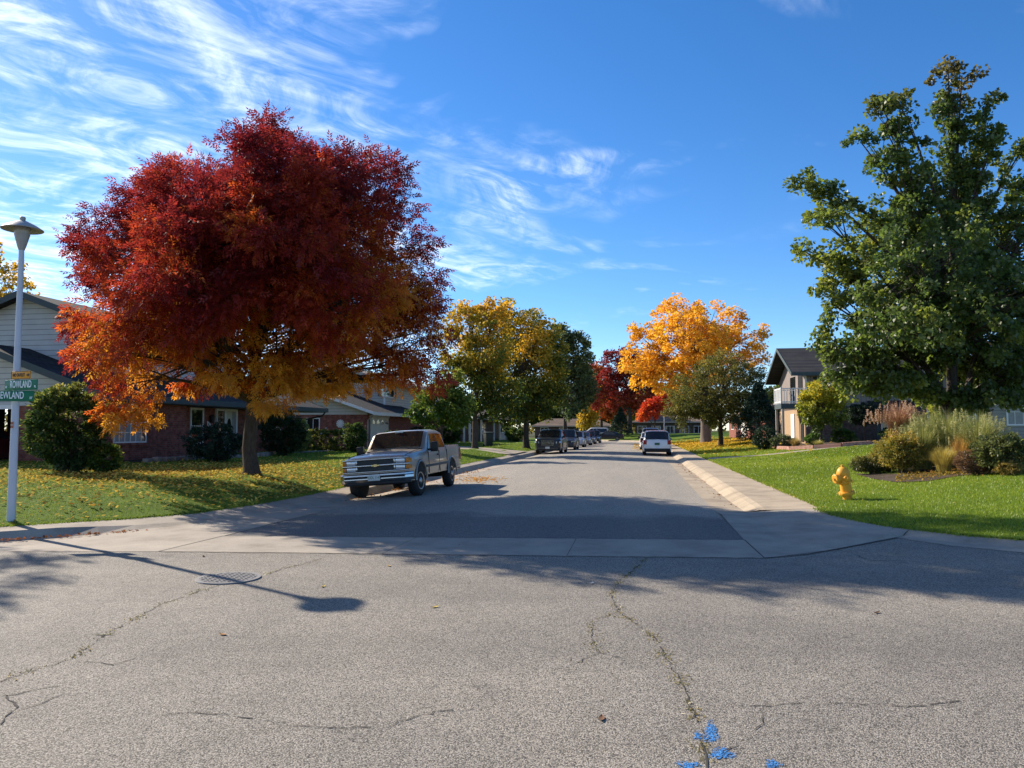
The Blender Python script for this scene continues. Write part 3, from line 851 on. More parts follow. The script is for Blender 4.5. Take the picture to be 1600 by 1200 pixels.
def text_mesh(body, size, narrow=.8, extrude=.0015, bold=.0):
    cu = bpy.data.curves.new('t', 'FONT'); cu.body = body; cu.size = size; cu.extrude = extrude; cu.offset = bold
    cu.align_x = 'CENTER'; cu.align_y = 'CENTER'
    ob = bpy.data.objects.new('t', cu); COL.objects.link(ob)
    dg = bpy.context.evaluated_depsgraph_get(); me = bpy.data.meshes.new_from_object(ob.evaluated_get(dg))
    bpy.data.objects.remove(ob); bpy.data.curves.remove(cu)
    for v in me.vertices: v.co.x *= narrow
    return me
def lettering(body, size, mat, parent, loc, rot=(R(90), 0, 0), narrow=.8, name='lettering', bold=0.0):
    me = text_mesh(body, size, narrow, bold=bold); me.name = name; me.materials.append(mat)
    o = bpy.data.objects.new(name, me); COL.objects.link(o); o.parent = parent
    o.location = loc; o.rotation_euler = rot; return o

def make_car(name, label, cat, loc, rotz, paint, L=4.7, W=1.9, H=1.7, kind='suv', group=None, Rw=.36, detail=2, grille='dark', front=True, plate=True):
    root = thing(name, label, cat, loc, rotz, group)
    f, r = L / 2, -L / 2; hw = W / 2
    ax = (r + .95 * L / 4.7, f - .92 * L / 4.7)
    if kind == 'suv':
        hb, hf = H * .60, H * .54
        top = [(r, H * .56), (r + .04, H * .60), (r + .10, H * .64), (r + .42, H * .955), (r + .7, H * .985), (.1, H), (.55, H * .975), (f - 1.28, H * .635), (f - 1.2, H * .615), (f - .35, hf), (f - .06, H * .47), (f, H * .40)]
        belt = [(r, H * .54), (r + .12, H * .585), (0, H * .575), (f - 1.3, H * .575), (f - .35, H * .50), (f - .05, H * .43), (f, H * .38)]
        win = [(r + .55, -.55, r + .68, -.5), (-.5, .05, -.45, .1), (.10, f - 1.5, .15, .62)]
        ws, rw = (f - 1.26, .55), (r + .07, r + .42)
    elif kind == 'sedan':
        top = [(r, H * .60), (r + .05, H * .66), (r + .55, H * .70), (r + .75, H * .70), (r + 1.45, H * .96), (-.1, H), (.25, H * .98), (f - 1.3, H * .68), (f - 1.2, H * .66), (f - .35, H * .56), (f - .06, H * .48), (f, H * .40)]
        belt = [(r, H * .58), (r + .15, H * .63), (0, H * .63), (f - 1.3, H * .62), (f - .35, H * .52), (f - .05, H * .45), (f, H * .38)]
        win = [(r + .95, -.25, r + 1.4, -.3), (-.18, f - 1.55, -.2, .25)]
        ws, rw = (f - 1.28, .25), (r + .78, r + 1.45)
    else:   # large pick-up
        top = [(r, H * .66), (r + .03, H * .68), (r + 1.7, H * .68), (r + 1.72, H * .68), (r + 1.76, H * .95), (r + 1.95, H * .985), (.2, H), (.6, H * .975), (f - 1.4, H * .70), (f - 1.3, H * .675), (f - .25, H * .63), (f - .05, H * .60), (f, H * .52)]
        belt = [(r, H * .64), (r + .1, H * .66), (f - 1.4, H * .645), (f - .25, H * .60), (f - .05, H * .56), (f, H * .50)]
        win = [(r + 1.85, -.25, r + 1.9, -.2), (-.15, f - 1.62, -.1, .6)]
        ws, rw = (f - 1.38, .6), (r + 1.72, r + 1.76)
    width = [(r, hw * .86), (r + .12, hw * .95), (r + .5, hw), (f - .7, hw), (f - .2, hw * .93), (f, hw * .80)]
    roofw = [(r, hw * .78), (0, hw * .80), (f, hw * .8)]
    gc = [(r, .34), (r + .3, .24), (f - .3, .24), (f, .30)]
    b = Body(top, belt, width, roofw, gc, ax, Rw, Rw * 1.13)
    b.build('body', paint, root)
    for q in win: b.side_window('side_window', *q, root)
    b.screen('windscreen', ws[0], ws[1], root)
    if kind != 'pickup': b.screen('rear_window', rw[0], rw[1], root, .04, .95, 1.08)
    for x in ax:
        for sg in (1, -1): wheel(root, x, sg * (hw - .13), Rw, .23)
    # front
    g = MB(); gh = (H * .27, H * .45) if kind != 'pickup' else (H * .33, H * .57)
    g.box(f - .10, f + .012, -hw * .52, hw * .52, gh[0], gh[1]); gr = g.build('grille', M['black'], root, bevel=.015)
    s = MB()
    for k in range(4):
        z = gh[0] + (gh[1] - gh[0]) * (k + .6) / 4.4; s.box(f + .008, f + .022, -hw * .48, hw * .48, z, z + .022)
    s.build('bar', M['chrome'], gr)
    for sg in (1, -1):
        h = MB(); z0 = H * .385 if kind != 'pickup' else H * .44
        h.prism([(f - .16, sg * hw * .93, z0 + .02), (f - .005, sg * hw * .62, z0), (f - .005, sg * hw * .62, z0 + .12), (f - .2, sg * hw * .95, z0 + .15)], (.03, sg * .012, 0))
        h.build('headlight', M['lens'], root)
    lo = MB(); lo.box(f - .12, f + .02, -hw * .8, hw * .8, .24, H * .2); lo.build('front_bumper', M['black'], root, bevel=.03)
    if plate:
        p = MB(); p.box(f + .02, f + .032, -.155, .155, H * .22, H * .22 + .15); p.build('number_plate', M['plate'], root)
    # rear
    for sg in (1, -1):
        t = MB(); z0 = H * .44
        t.box(r - .012, r + .13, sg * hw * .70 if sg > 0 else -hw * .935, hw * .935 if sg > 0 else -hw * .70, z0, z0 + H * .17)
        t.build('tail_light', M['redlens'], root, bevel=.02)
    rb = MB(); rb.box(r - .04, r + .2, -hw * .88, hw * .88, .28, H * .29); rb.build('rear_bumper', M['black'], root, bevel=.03)
    p = MB(); p.box(r - .035, r + .02, -.16, .16, H * .42, H * .42 + .15)
    if plate: p.build('rear_plate', M['plate_green'], root)
    for sg in (1, -1):
        mr = MB(); mr.box(ws[0] - .42, ws[0] - .30, sg * (hw + .02) - .09, sg * (hw + .02) + .10, b.side(ws[0] - .4, .05).z, b.side(ws[0] - .4, .05).z + .15)
        mr.build('door_mirror', M['black'], root, bevel=.03)
    if detail > 1 and kind == 'suv':
        for sg in (1, -1):
            rl = MB(); rl.tube([(r + .8, sg * hw * .66, H * .985), (r + .9, sg * hw * .66, H + .035), (.2, sg * hw * .66, H + .04), (.3, sg * hw * .66, H * .99)], .016, 6)
            rl.build('roof_rail', M['black'], root)
    return root

def make_pickup(loc, rot):
    root = thing('pickup_truck', 'old pewter silver crew pickup with chrome grille parked facing us beside the red tree', 'pickup truck', loc)
    root.rotation_euler = rot; root.scale = (.955,) * 3
    P = m_paint('pewter_paint', (.36, .318, .265), .4, .36, .5, .5)
    fx, rx = 2.86, -1.02; hw = .96; H = 1.82
    Rw = .40; axF, axR = 1.97, -1.55
    # cab and bonnet
    top = [(rx, 1.62), (rx + .03, 1.74), (rx + .22, 1.795), (-.2, 1.82), (.45, 1.81), (.62, 1.785), (1.18, 1.29), (1.26, 1.255), (2.2, 1.21), (2.62, 1.17), (2.78, 1.135), (fx, 1.10)]
    belt = [(rx, 1.22), (.9, 1.20), (1.25, 1.185), (2.2, 1.12), (2.7, 1.08), (fx, 1.06)]
    width = [(rx, hw), (1.2, hw), (2.5, hw), (2.72, hw * .975), (fx, hw * .945)]
    roofw = [(rx, hw * .83), (.3, hw * .84), (.7, hw * .85), (1.2, hw * .88), (fx, hw * .88)]
    gc = [(rx, .50), (1.3, .50), (2.4, .52), (fx, .58)]
    b = Body(top, belt, width, roofw, gc, (axF,), Rw, .53)
    b.build('cab', P, root)
    b.side_window('side_window', -.02, 1.06, -.02, .58, root, .08, .9)
    b.side_window('rear_side_window', -.90, -.10, -.82, -.09, root, .08, .9)
    b.screen('windscreen', 1.18, .62, root, .06, .95, .97)
    bs = MB()
    for y in (-.80, .80): bs.tube([(1.22, y * 1.02, 1.262), (2.0, y, 1.222), (2.76, y * .98, 1.128)], .007, 4)
    bs.tube([(1.22, -.82, 1.262), (1.24, 0, 1.268), (1.22, .82, 1.262)], .012, 4); bs.build('bonnet_seam', M['dark'], root)
    # black trims: door seams, sill line, pillars
    for sg in (1, -1):
        t = MB(); y = sg * (hw + .004)
        for x in (1.12, -.06, -.98):
            t.box(x - .007, x + .007, min(y, y - sg * .02), max(y, y - sg * .02), .56, 1.17)
        t.build('door_seam', M['dark'], root)
        t = MB(); t.box(-.98, 1.42, min(sg * hw, sg * (hw + .022)), max(sg * hw, sg * (hw + .022)), .735, .80); t.build('side_moulding', M['trim_grey'], root, bevel=.008)
        for x in (.12,):
            t = MB(); t.box(x - .09, x + .09, min(sg * hw, sg * (hw + .035)), max(sg * hw, sg * (hw + .035)), 1.035, 1.075); t.build('door_handle', M['black'], root, bevel=.008)
        m = MB(); yy = sg * (hw + .14); m.box(.90, 1.02, yy - .11, yy + .11, 1.15, 1.43); m.box(.95, 1.0, min(sg * hw * .95, yy), max(sg * hw * .95, yy), 1.18, 1.25)
        m.build('door_mirror', M['black'], root, bevel=.025)
        # wheel arch lips
        for ax in (axF, axR):
            l = MB(); arc = [(ax + .535 * math.cos(a), Rw + .535 * math.sin(a)) for a in np.linspace(R(4), R(176), 15)]
            l.tube([(x, sg * (hw + .004), z) for x, z in arc], .028, 6); l.build('arch_lip', P, root, 60)
        # front flap between arch and bumper
    # bed
    bw = hw; bx0, bx1 = -2.78, rx - .025; zr = 1.30; zf = .80
    bed = MB(); xs = sorted(set([bx0, bx0 + .06] + [round(axR + .53 * math.sin(k * math.pi / 14), 4) for k in range(-7, 8)] + [bx1 - .02, bx1, -2.3]))
    def zbb(x):
        d = abs(x - axR); return max(.54, Rw + math.sqrt(max(0, .53 ** 2 - d * d)) if d < .53 else .54)
    ring = None
    for x in xs:
        z0 = zbb(x); k = .97 if x < bx0 + .03 else 1
        q = [(0, z0), (bw * .93 * k, z0), (bw * k, z0 + .03), (bw * k, max(z0 + .05, .8)), (bw * .995 * k, zr - .10), (bw * .955 * k, zr), (bw * .885 * k, zr), (bw * .88 * k, max(zf, z0 + .02)), (0, max(zf, z0 + .02))]
        full = [(x, y, z) for y, z in q] + [(x, -y, z) for y, z in q[-2:0:-1]]
        bed.v += full; ring = len(full)
    for i in range(len(xs) - 1):
        for k in range(ring):
            bed.f.append((i * ring + k, i * ring + (k + 1) % ring, (i + 1) * ring + (k + 1) % ring, (i + 1) * ring + k))
    bed.f.append(tuple(range(ring))); bed.f.append(tuple((len(xs) - 1) * ring + k for k in range(ring)))
    bed.build('bed', P, root, 35)
    t = MB(); t.box(bx0 - .03, bx0 - .002, -bw * .86, bw * .86, .60, zr); t.build('tailgate', P, root, bevel=.012)
    t = MB(); t.box(bx1 - .05, bx1 - .012, -bw * .86, bw * .86, .82, zr - .01); t.build('bed_front_wall', P, root)
    t = MB(); t.box(bx0 - .16, bx0 - .035, -bw * .95, bw * .95, .50, .66); t.build('rear_bumper', M['chrome'], root, bevel=.03)
    for sg in (1, -1):
        t = MB(); t.box(bx0 - .008, bx0 + .09, sg * bw - (.08 if sg > 0 else .012), sg * bw + (.012 if sg > 0 else .08), .80, 1.20); t.build('tail_light', M['redlens'], root, bevel=.01)
    # undercarriage
    u = MB(); u.box(-2.5, 2.3, -.42, -.33, .42, .54); u.box(-2.5, 2.3, .33, .42, .42, .54)
    u.tube([(axF, -.7, Rw), (axF, .7, Rw)], .06, 8); u.tube([(axR, -.7, Rw), (axR, .7, Rw)], .065, 8)
    u.lathe([(.02, -.14), (.13, -.09), (.15, 0), (.13, .09), (.02, .14)], 12, Matrix.Translation((axR, 0, Rw)) @ Matrix.Rotation(math.pi / 2, 4, 'Y'))
    u.lathe([(.02, -.12), (.11, -.08), (.13, 0), (.11, .08), (.02, .12)], 12, Matrix.Translation((axF, .3, Rw)) @ Matrix.Rotation(math.pi / 2, 4, 'Y'))
    u.box(.3, 1.1, -.5, .3, .36, .5); u.tube([(1.2, -.35, .42), (-1.2, -.4, .42), (-2.4, -.55, .45)], .035, 8)
    u.build('chassis', M['dark'], root)
    for x in (axF, axR):
        for sg in (1, -1): wheel(root, x, sg * (hw - .145), Rw, .26, 'alloy', R(-6) if x > 0 else 0, .58)
    # face
    fc = MB(); fc.box(fx - .12, fx + .005, -.90, .90, .745, 1.075); fc.build('front_panel', M['black'], root)
    g = MB(); X = fx + .006
    def bar(y0, y1, z0, z1, d=.028): g.box(X - .01, X + d, y0, y1, z0, z1)
    bar(-.905, .905, 1.055, 1.085, .035); bar(-.905, .905, .885, .928, .04); bar(-.905, .905, .735, .762, .03)
    for y in (.52, -.52): bar(y - .02, y + .02, .762, .885, .032); bar(y - .02, y + .02, .928, 1.055, .032)
    gr = g.build('grille', M['chrome'], root, bevel=.006)
    sl = MB()
    for z0, z1 in ((.77, .88), (.935, 1.05)):
        for k in range(1, 4):
            z = z0 + (z1 - z0) * k / 4; sl.box(X - .005, X + .012, -.50, .50, z - .006, z + .006)
    sl.build('slat', M['trim_grey'], gr)
    e = MB(); zc = .907; e.prism([(X + .04, y, zc + z) for y, z in ((-.11, .018), (-.04, .018), (-.035, .034), (.045, .034), (.04, .018), (.11, .018), (.10, -.018), (.04, -.018), (.035, -.034), (-.045, -.034), (-.04, -.018), (-.10, -.018))], (.012, 0, 0))
    e.build('emblem', M['gold'], gr)
    for sg in (1, -1):
        for z0, z1 in ((.935, 1.05), (.775, .88)):
            h = MB(); y0, y1 = sorted((sg * .545, sg * .80)); h.box(X - .01, X + .02, y0, y1, z0, z1); h.build('headlight', M['lens'], root, bevel=.012)
            h = MB(); h.prism([(X - .16, sg * .945, z0), (X + .012, sg * .905, z0), (X + .018, sg * .815, z0), (X - .1, sg * .815, z0)], (0, 0, z1 - z0)); h.build('marker_light', M['amber'], root, bevel=.006)
    bp = MB(); prof = [(X + .15, .705), (X + .19, .68), (X + .195, .645), (X + .17, .62), (X + .175, .56), (X + .10, .47), (X - .05, .46), (X - .05, .705)]
    # bumper bends back at the ends
    n = 13; k = len(prof)
    for i in range(n):
        y = -1.0 + 2.0 * i / (n - 1); back = max(0, abs(y) - .78) ** 1.6 * 2.4
        bp.v += [(x - back * (1 if x > X else .2), y, z) for x, z in prof]
    for i in range(n - 1):
        for q in range(k): bp.f.append((i * k + q, i * k + (q + 1) % k, (i + 1) * k + (q + 1) % k, (i + 1) * k + q))
    bp.f.append(tuple(range(k))); bp.f.append(tuple((n - 1) * k + q for q in range(k)))
    bp.build('front_bumper', M['chrome'], root, 30)
    st = MB(); st.box(X + .165, X + .182, -.82, .82, .585, .62); st.build('bumper_strip', M['black'], root)
    va = MB(); va.prism([(X - .02, -.92, .40), (X + .12, -.75, .40), (X + .12, .75, .40), (X - .02, .92, .40), (X - .15, .92, .40), (X - .15, -.92, .40)], (0, 0, .085)); va.build('valance', M['black'], root, bevel=.02)
    p = MB(); p.box(X + .20, X + .212, -.165, .165, .52, .675); pl = p.build('number_plate', M['plate'], root, bevel=.006)
    # plate glyphs, worn
    lettering('DDL 114', .10, M['plate_green'], pl, (X + .2135, 0, .598), (R(90), 0, R(90)), .78)
    for sg in (1, -1):
        w = MB(); w.tube([(1.235, sg * .38 + .28, 1.285), (1.16, sg * .38 + .02, 1.335), (1.13, sg * .38 - .28, 1.36)], .008, 4); w.build('wiper', M['black'], root)
    mi = MB(); mi.box(.66, .69, -.12, .12, 1.74, 1.80); mi.build('inside_mirror', M['plate'], root)
    an = MB(); an.tube([(1.3, -.78, 1.2), (1.22, -.80, 2.0)], .004, 4); an.build('aerial', M['black'], root)
    cl = MB()
    for sg in (1, -1):
        for y in (.0,): pass
    return root
# ================================================================== HOUSES
class House:
    def __init__(s, name, label, t0, s0, z0, cat='house'):
        s.o = (t0, s0, z0); s.root = thing(name, label, cat, ST(t0, s0, z0), -ANG)
    def p(s, name, mat, mb, parent=None, **k):
        mb.v = [(v[0] - s.o[0], v[1] - s.o[1], v[2] - s.o[2]) for v in mb.v]
        return mb.build(name, M[mat], parent or s.root, **k)
    def box(s, name, mat, *b, parent=None, **k): return s.p(name, mat, MB().box(*b), parent, **k)
    def pl(s, plane, at, dr, a0, a1, z0, z1, d0, d1):      # a box lying on a wall plane
        x0, x1 = sorted((at + dr * d0, at + dr * d1))
        return (x0, x1, a0, a1, z0, z1) if plane == 't' else (a0, a1, x0, x1, z0, z1)
    def window(s, plane, at, dr, a0, a1, z0, z1, mat='white', nv=1, nh=1, fw=.07, curtain=None, shutter=None, sill=None):
        if a0 > a1: a0, a1 = a1, a0
        m = MB()
        for q in ((a0, a1, z1 - fw, z1), (a0, a1, z0, z0 + fw), (a0, a0 + fw, z0 + fw, z1 - fw), (a1 - fw, a1, z0 + fw, z1 - fw)): m.box(*s.pl(plane, at, dr, *q, -.02, .05))
        for i in range(1, nv): x = a0 + (a1 - a0) * i / nv; m.box(*s.pl(plane, at, dr, x - .016, x + .016, z0 + fw, z1 - fw, .0, .036))
        for i in range(1, nh): z = z0 + (z1 - z0) * i / nh; m.box(*s.pl(plane, at, dr, a0 + fw, a1 - fw, z - .016, z + .016, .0, .033))
        w = s.p('window', mat, m)
        s.box('pane', 'glass', *s.pl(plane, at, dr, a0 + fw * .8, a1 - fw * .8, z0 + fw * .8, z1 - fw * .8, -.01, .014), parent=w)
        if curtain:
            m = MB()
            for f0, f1 in curtain: m.box(*s.pl(plane, at, dr, a0 + fw + (a1 - a0 - 2 * fw) * f0, a0 + fw + (a1 - a0 - 2 * fw) * f1, z0 + fw, z1 - fw, .0, .018))
            s.p('curtain', 'curtain', m, w)
        if sill: s.box('sill', sill, *s.pl(plane, at, dr, a0 - .06, a1 + .06, z0 - .09, z0 - .003, -.02, .09), parent=w)
        if shutter:
            for q in ((a0 - .42, a0 - .02), (a1 + .02, a1 + .42)): s.box('shutter', shutter, *s.pl(plane, at, dr, *q, z0, z1, .0, .04))
        return w
    def gable_s(s, name, mat, tr, tl, s0, s1, ze, zr, tm=None, th=.16, fmat='trim_grey', rake=.2):
        """gable roof, ridge along s; right eave t=tr, left eave t=tl."""
        tm = (tr + tl) / 2 if tm is None else tm
        prof = [(tr, ze), (tm, zr), (tl, ze), (tl, ze - th), (tm, zr - th), (tr, ze - th)]
        r = s.p(name, mat, MB().prism([(t, s0, z) for t, z in prof], (0, s1 - s0, 0)))
        m = MB()
        for a, b in (((tr, ze), (tm, zr)), ((tl, ze), (tm, zr))):
            for ss in (s0 - .03, s1 + .001):
                m.prism([(a[0], ss, a[1] - rake - .02), (b[0], ss, b[1] - rake - .02), (b[0], ss, b[1] + .02), (a[0], ss, a[1] + .02)], (0, .028, 0))
        for t in (tr, tl):
            m.box(min(t, t + .03 * (1 if t > tm else -1)) + (.001 if t > tm else -.001), max(t, t + .03 * (1 if t > tm else -1)) + (.001 if t > tm else -.001), s0, s1, ze - th - .04, ze + .02)
        s.p('fascia', fmat, m)
        return r
    def gable_t(s, name, mat, sn, sf, t0, t1, ze, zr, th=.16, fmat='trim_grey', rake=.2):
        """gable roof, ridge along t; near eave s=sn, far eave s=sf."""
        sm = (sn + sf) / 2
        prof = [(sn, ze), (sm, zr), (sf, ze), (sf, ze - th), (sm, zr - th), (sn, ze - th)]
        r = s.p(name, mat, MB().prism([(t0, q, z) for q, z in prof], (t1 - t0, 0, 0)))
        m = MB()
        for a, b in (((sn, ze), (sm, zr)), ((sf, ze), (sm, zr))):
            for tt in (t0 - .03, t1 + .001):
                m.prism([(tt, a[0], a[1] - rake - .02), (tt, b[0], b[1] - rake - .02), (tt, b[0], b[1] + .02), (tt, a[0], a[1] + .02)], (.028, 0, 0))
        m.box(t0, t1, sn - .031, sn - .001, ze - th - .04, ze + .02); m.box(t0, t1, sf + .001, sf + .031, ze - th - .04, ze + .02)
        s.p('fascia', fmat, m)
        return r

# ---------------------------------------------------------------- corner house, left
T1, SN = -18.2, 23.7
def h1():
    h = House('corner_house', 'red brick corner house with pale upper gable behind the red autumn tree', T1, SN, .45)
    sA = HT(290, 690, T1)[0]; TP = T1 - .9; sB = HT(455, 690, TP)[0] + .2
    h.box('wall', 'brick', T1 - .2, T1, SN, sA, .1, 2.72)
    h.box('wall', 'brick', TP, T1 - .2, sA - .2, sA, .1, 2.72)
    h.box('wall', 'brick', TP - .2, TP, sA - .1, sB, .1, 2.72)
    h.box('wall', 'brick', -27.0, TP - .2, sB - .2, sB, .1, 2.72)
    # near side with the garage opening
    h.box('wall', 'brick', -21.5, T1 - .2, SN + .003, SN + .2, .1, 2.5)
    h.box('wall', 'brick', -27.2, -26.6, SN + .003, SN + .2, .1, 2.5)
    h.p('gable_wall', 'siding', MB().prism([(-27.2, SN - .02, 2.5), (T1 - .02, SN - .02, 2.5), (T1 - .02, SN - .02, 2.72), (-22.6, SN - .02, 4.42), (-27.2, SN - .02, 2.72)], (0, .2, 0)))
    h.box('garage_frame', 'white', -26.66, -21.44, SN - .05, SN - .022, 2.38, 2.52); h.box('garage_frame', 'white', -21.55, -21.44, SN - .05, SN - .002, .2, 2.378)
    h.box('garage_interior', 'dark', -26.9, -19.4, SN + 5.6, SN + 5.7, .1, 2.7); h.box('garage_interior', 'dark', -21.3, -21.2, SN + .25, SN + 5.58, .1, 2.7); h.box('garage_interior', 'dark', -27.15, -27.0, SN + .25, SN + 5.58, .1, 2.7)
    h.gable_s('roof', 'shingle', -17.55, -27.8, SN - .55, sB + 1.2, 2.86, 4.72)
    h.box('soffit', 'trim_grey', -19.0, -17.58, SN - .5, sB + 1.1, 2.64, 2.68)
    # upper floor
    S2 = 25.6; a = HS(45, 458, S2); ze = a[1] - .36 * 2.65
    h.box('upper_wall', 'siding', a[0] - 2.3, a[0] + 2.25, S2, S2 + 11, 3.0, ze + .03)
    h.p('upper_gable', 'siding', MB().prism([(a[0] - 2.3, S2, ze + .03), (a[0] + 2.25, S2, ze + .03), (a[0] + 2.25, S2, ze + .05), (a[0], S2, a[1] - .15), (a[0] - 2.3, S2, ze + .05)], (0, .15, 0)))
    h.gable_s('upper_roof', 'shingle', a[0] + 2.65, a[0] - 2.65, S2 - .5, S2 + 11.5, ze, a[1], a[0])
    # windows and door of the street front
    def fr(px0, px1, y0, y1, T):
        m = (y0 + y1) / 2; s0, s1 = HT(px0, m, T)[0], HT(px1, m, T)[0]; sm = (px0 + px1) / 2
        return s0, s1, HT(sm, y1, T)[1], HT(sm, y0, T)[1]
    h.window('t', T1, 1, *fr(177, 228, 627, 692, T1), nv=6, nh=4, fw=.05, curtain=[(0, .82)], sill='brick')
    h.window('t', TP, 1, *fr(296, 317, 637, 694, TP), nh=2, fw=.09)
    h.window('t', TP, 1, *fr(413, 421, 646, 690, TP), nh=2, fw=.08)
    h.window('t', TP, 1, *fr(424, 438, 645, 690, TP), nh=2, fw=.08)
    s0, s1, z0, z1 = fr(335, 368, 637, 712, TP); z0 = .5
    m = MB(); W = .13
    for q in ((s0, s1, z1 - .16, z1), (s0, s0 + W * .7, z0, z1 - .16), (s1 - W, s1, z0, z1 - .16)): m.box(*h.pl('t', TP, 1, *q, -.02, .10))
    sm = s0 + (s1 - s0) * .42
    m.box(*h.pl('t', TP, 1, sm - .05, sm + .1, z0, z1 - .162, -.02, .08)); fr_ = h.p('door_frame', 'white', m)
    h.box('screen_door', 'glass', *h.pl('t', TP, 1, s0 + W * .7, sm - .05, z0, z1 - .162, .0, .04))
    d = h.box('door', 'door_cream', *h.pl('t', TP, 1, sm + .1, s1 - W - .3, z0, z1 - .162, .0, .05))
    dc = (sm + .1 + s1 - W - .3) / 2
    h.p('oval_light', 'glass', MB().prism([(TP + .052, dc + .2 * math.cos(k * .3927), 1.65 + .55 * math.sin(k * .3927)) for k in range(16)], (.02, 0, 0)), d)
    h.box('side_light', 'curtain', *h.pl('t', TP, 1, s1 - W - .3, s1 - W, z0, z1 - .162, .0, .03))
    h.box('porch_floor', 'concrete', TP, T1 + .5, sA + .01, sB - .5, .2, .5)
    c = HT(327, 666, TP); m = MB()
    m.prism([(TP + .03, c[0] - .24, c[1] + .24), (TP + .03, c[0] + .24, c[1] - .02), (TP + .03, c[0] + .24, c[1] - .24), (TP + .03, c[0] - .24, c[1] + .02)], (.025, 0, 0)); pq = h.p('number_plaque', 'white', m)
    m = MB()
    for k in range(4):
        f = -.15 + .1 * k; m.box(TP + .056, TP + .06, c[0] + f - .03, c[0] + f + .03, c[1] - f * .54 - .05, c[1] - f * .54 + .05)
    h.p('numeral', 'sign_black', m, pq)
    for px in (327, 384):
        c = HT(px, 655, TP); m = MB(); m.lathe([(.03, -.16), (.09, -.12), (.10, .1), (.12, .12), (.02, .22)], 8, Matrix.Translation((TP + .16, c[0], c[1]))); m.box(TP, TP + .16, c[0] - .02, c[0] + .02, c[1] + .1, c[1] + .14)
        h.p('wall_lantern', 'iron', m)
    e = sB + 1.0
    h.p('downspout', 'black', MB().tube([(-17.6, e, 2.70), (-17.75, e - .15, 2.45), (TP - .05, sB + .06, 2.1), (TP - .05, sB + .06, .3)], .05, 8))
    h.p('chimney', 'brick', MB().box(-24.6, -23.8, 40.5, 41.6, 3.0, 6.1))
h1()

# ---------------------------------------------------------------- second house, left
def h2():
    T, S = -17.4, 47.8
    h = House('neighbour_house', 'cream sided house with brick garage wing behind the pickup truck', T, S, .45)
    tl = -28.0; ap = HS(470, 590, S)
    h.box('wall', 'brick', tl, T, S, S + .2, .1, 2.66)
    h.box('wall', 'brick', T - .2, T - .002, S + .2, 60, .1, 2.66)
    tm = (T + tl) / 2
    h.p('gable_wall', 'siding_cream', MB().prism([(tl, S - .03, 2.66), (T, S - .03, 2.66), (T, S - .03, 2.9), (tm, S - .03, 4.62), (tl, S - .03, 2.9)], (0, .2, 0)))
    h.gable_s('roof', 'shingle', T + .75, tl - .75, S - .8, 60, 2.80, 4.85, tm, fmat='white', rake=.14)
    h.p('corner_post', 'brick', MB().box(T - .32, T + .03, S - .028, S + .32, .1, 2.64))
    q0, q1 = HS(479, 662, S)[0], HS(500, 662, S)[0]; z1, z0 = HS(490, 653, S)[1], HS(490, 673, S)[1]
    h.window('s', S, -1, q0, q1, z0, z1, nv=2, fw=.06, shutter=None, sill='white')
    c = HS(532, 662, S); m = MB()
    for k in range(12):
        a = k * math.pi / 6; m.prism([(c[0] + .05 * math.cos(a - .4), S - .05, c[1] + .05 * math.sin(a - .4)), (c[0] + .27 * math.cos(a - .18), S - .05, c[1] + .27 * math.sin(a - .18)), (c[0] + .27 * math.cos(a + .18), S - .05, c[1] + .27 * math.sin(a + .18)), (c[0] + .05 * math.cos(a + .4), S - .05, c[1] + .05 * math.sin(a + .4))], (0, .03, 0))
    m.lathe([(.1, -.02), (.1, .02)], 16, Matrix.Translation((c[0], S - .05, c[1])) @ Matrix.Rotation(math.pi / 2, 4, 'X')); h.p('wall_medallion', 'white', m)
    # garage door to the street
    s0, s1 = HT(578, 670, T)[0], HT(606, 670, T)[0]
    d = h.box('garage_door', 'door_cream', T - .02, T + .05, s0, s1, .35, 2.5)
    m = MB()
    for i in range(4):
        for k in range(4):
            a = s0 + (s1 - s0) * (i + .1) / 4; b = s0 + (s1 - s0) * (i + .9) / 4; z = .42 + k * .52; m.box(T + .05, T + .066, a, b, z, z + .40)
    h.p('panel', 'door_cream', m, d)
    for i in range(4):
        a = s0 + (s1 - s0) * (i + .18) / 4; b = s0 + (s1 - s0) * (i + .82) / 4; mid = (a + b) / 2
        h.p('door_light', 'glass', MB().prism([(T + .068, a, 2.06), (T + .068, b, 2.06), (T + .068, b, 2.2), (T + .068, mid, 2.36), (T + .068, a, 2.2)], (.01, 0, 0)), d)
    h.box('lintel', 'siding_cream', T - .02, T + .06, s0 - .25, s1 + .25, 2.503, 2.66)
    h.p('downspout', 'trim_tan', MB().tube([(T + .7, S - .6, 2.66), (T + .3, S - .2, 2.4), (T + .08, S + .02, 2.3), (T + .08, S + .02, .4)], .045, 6))
    # upper floor
    u = -18.9; s2 = 55.8
    h.box('upper_wall', 'siding_cream', u - 8, u, s2, 71, 2.6, 5.25)
    h.gable_s('upper_roof', 'shingle_grey', u + .7, u - 8.7, s2 - .6, 71.6, 5.28, 6.7, fmat='trim_tan')
    h.box('corner_board', 'white', u - .1, u + .02, s2 - .02, s2 + .12, 2.9, 5.1)
    a0, a1 = HT(590, 610, u)[0], HT(619, 610, u)[0]; z0, z1 = HT(604, 621, u)[1], HT(604, 601, u)[1]
    h.window('t', u, 1, a0 + .5, a1 - .5, z0, z1, nv=3, fw=.09, shutter='trim_grey')
    h.box('porch_wall', 'brick', u - .2, u - .01, 60, 71, .1, 2.6)
    h.box('porch_roof', 'shingle', u, u + 1.6, 60.05, 71.5, 2.62, 2.8)
h2()
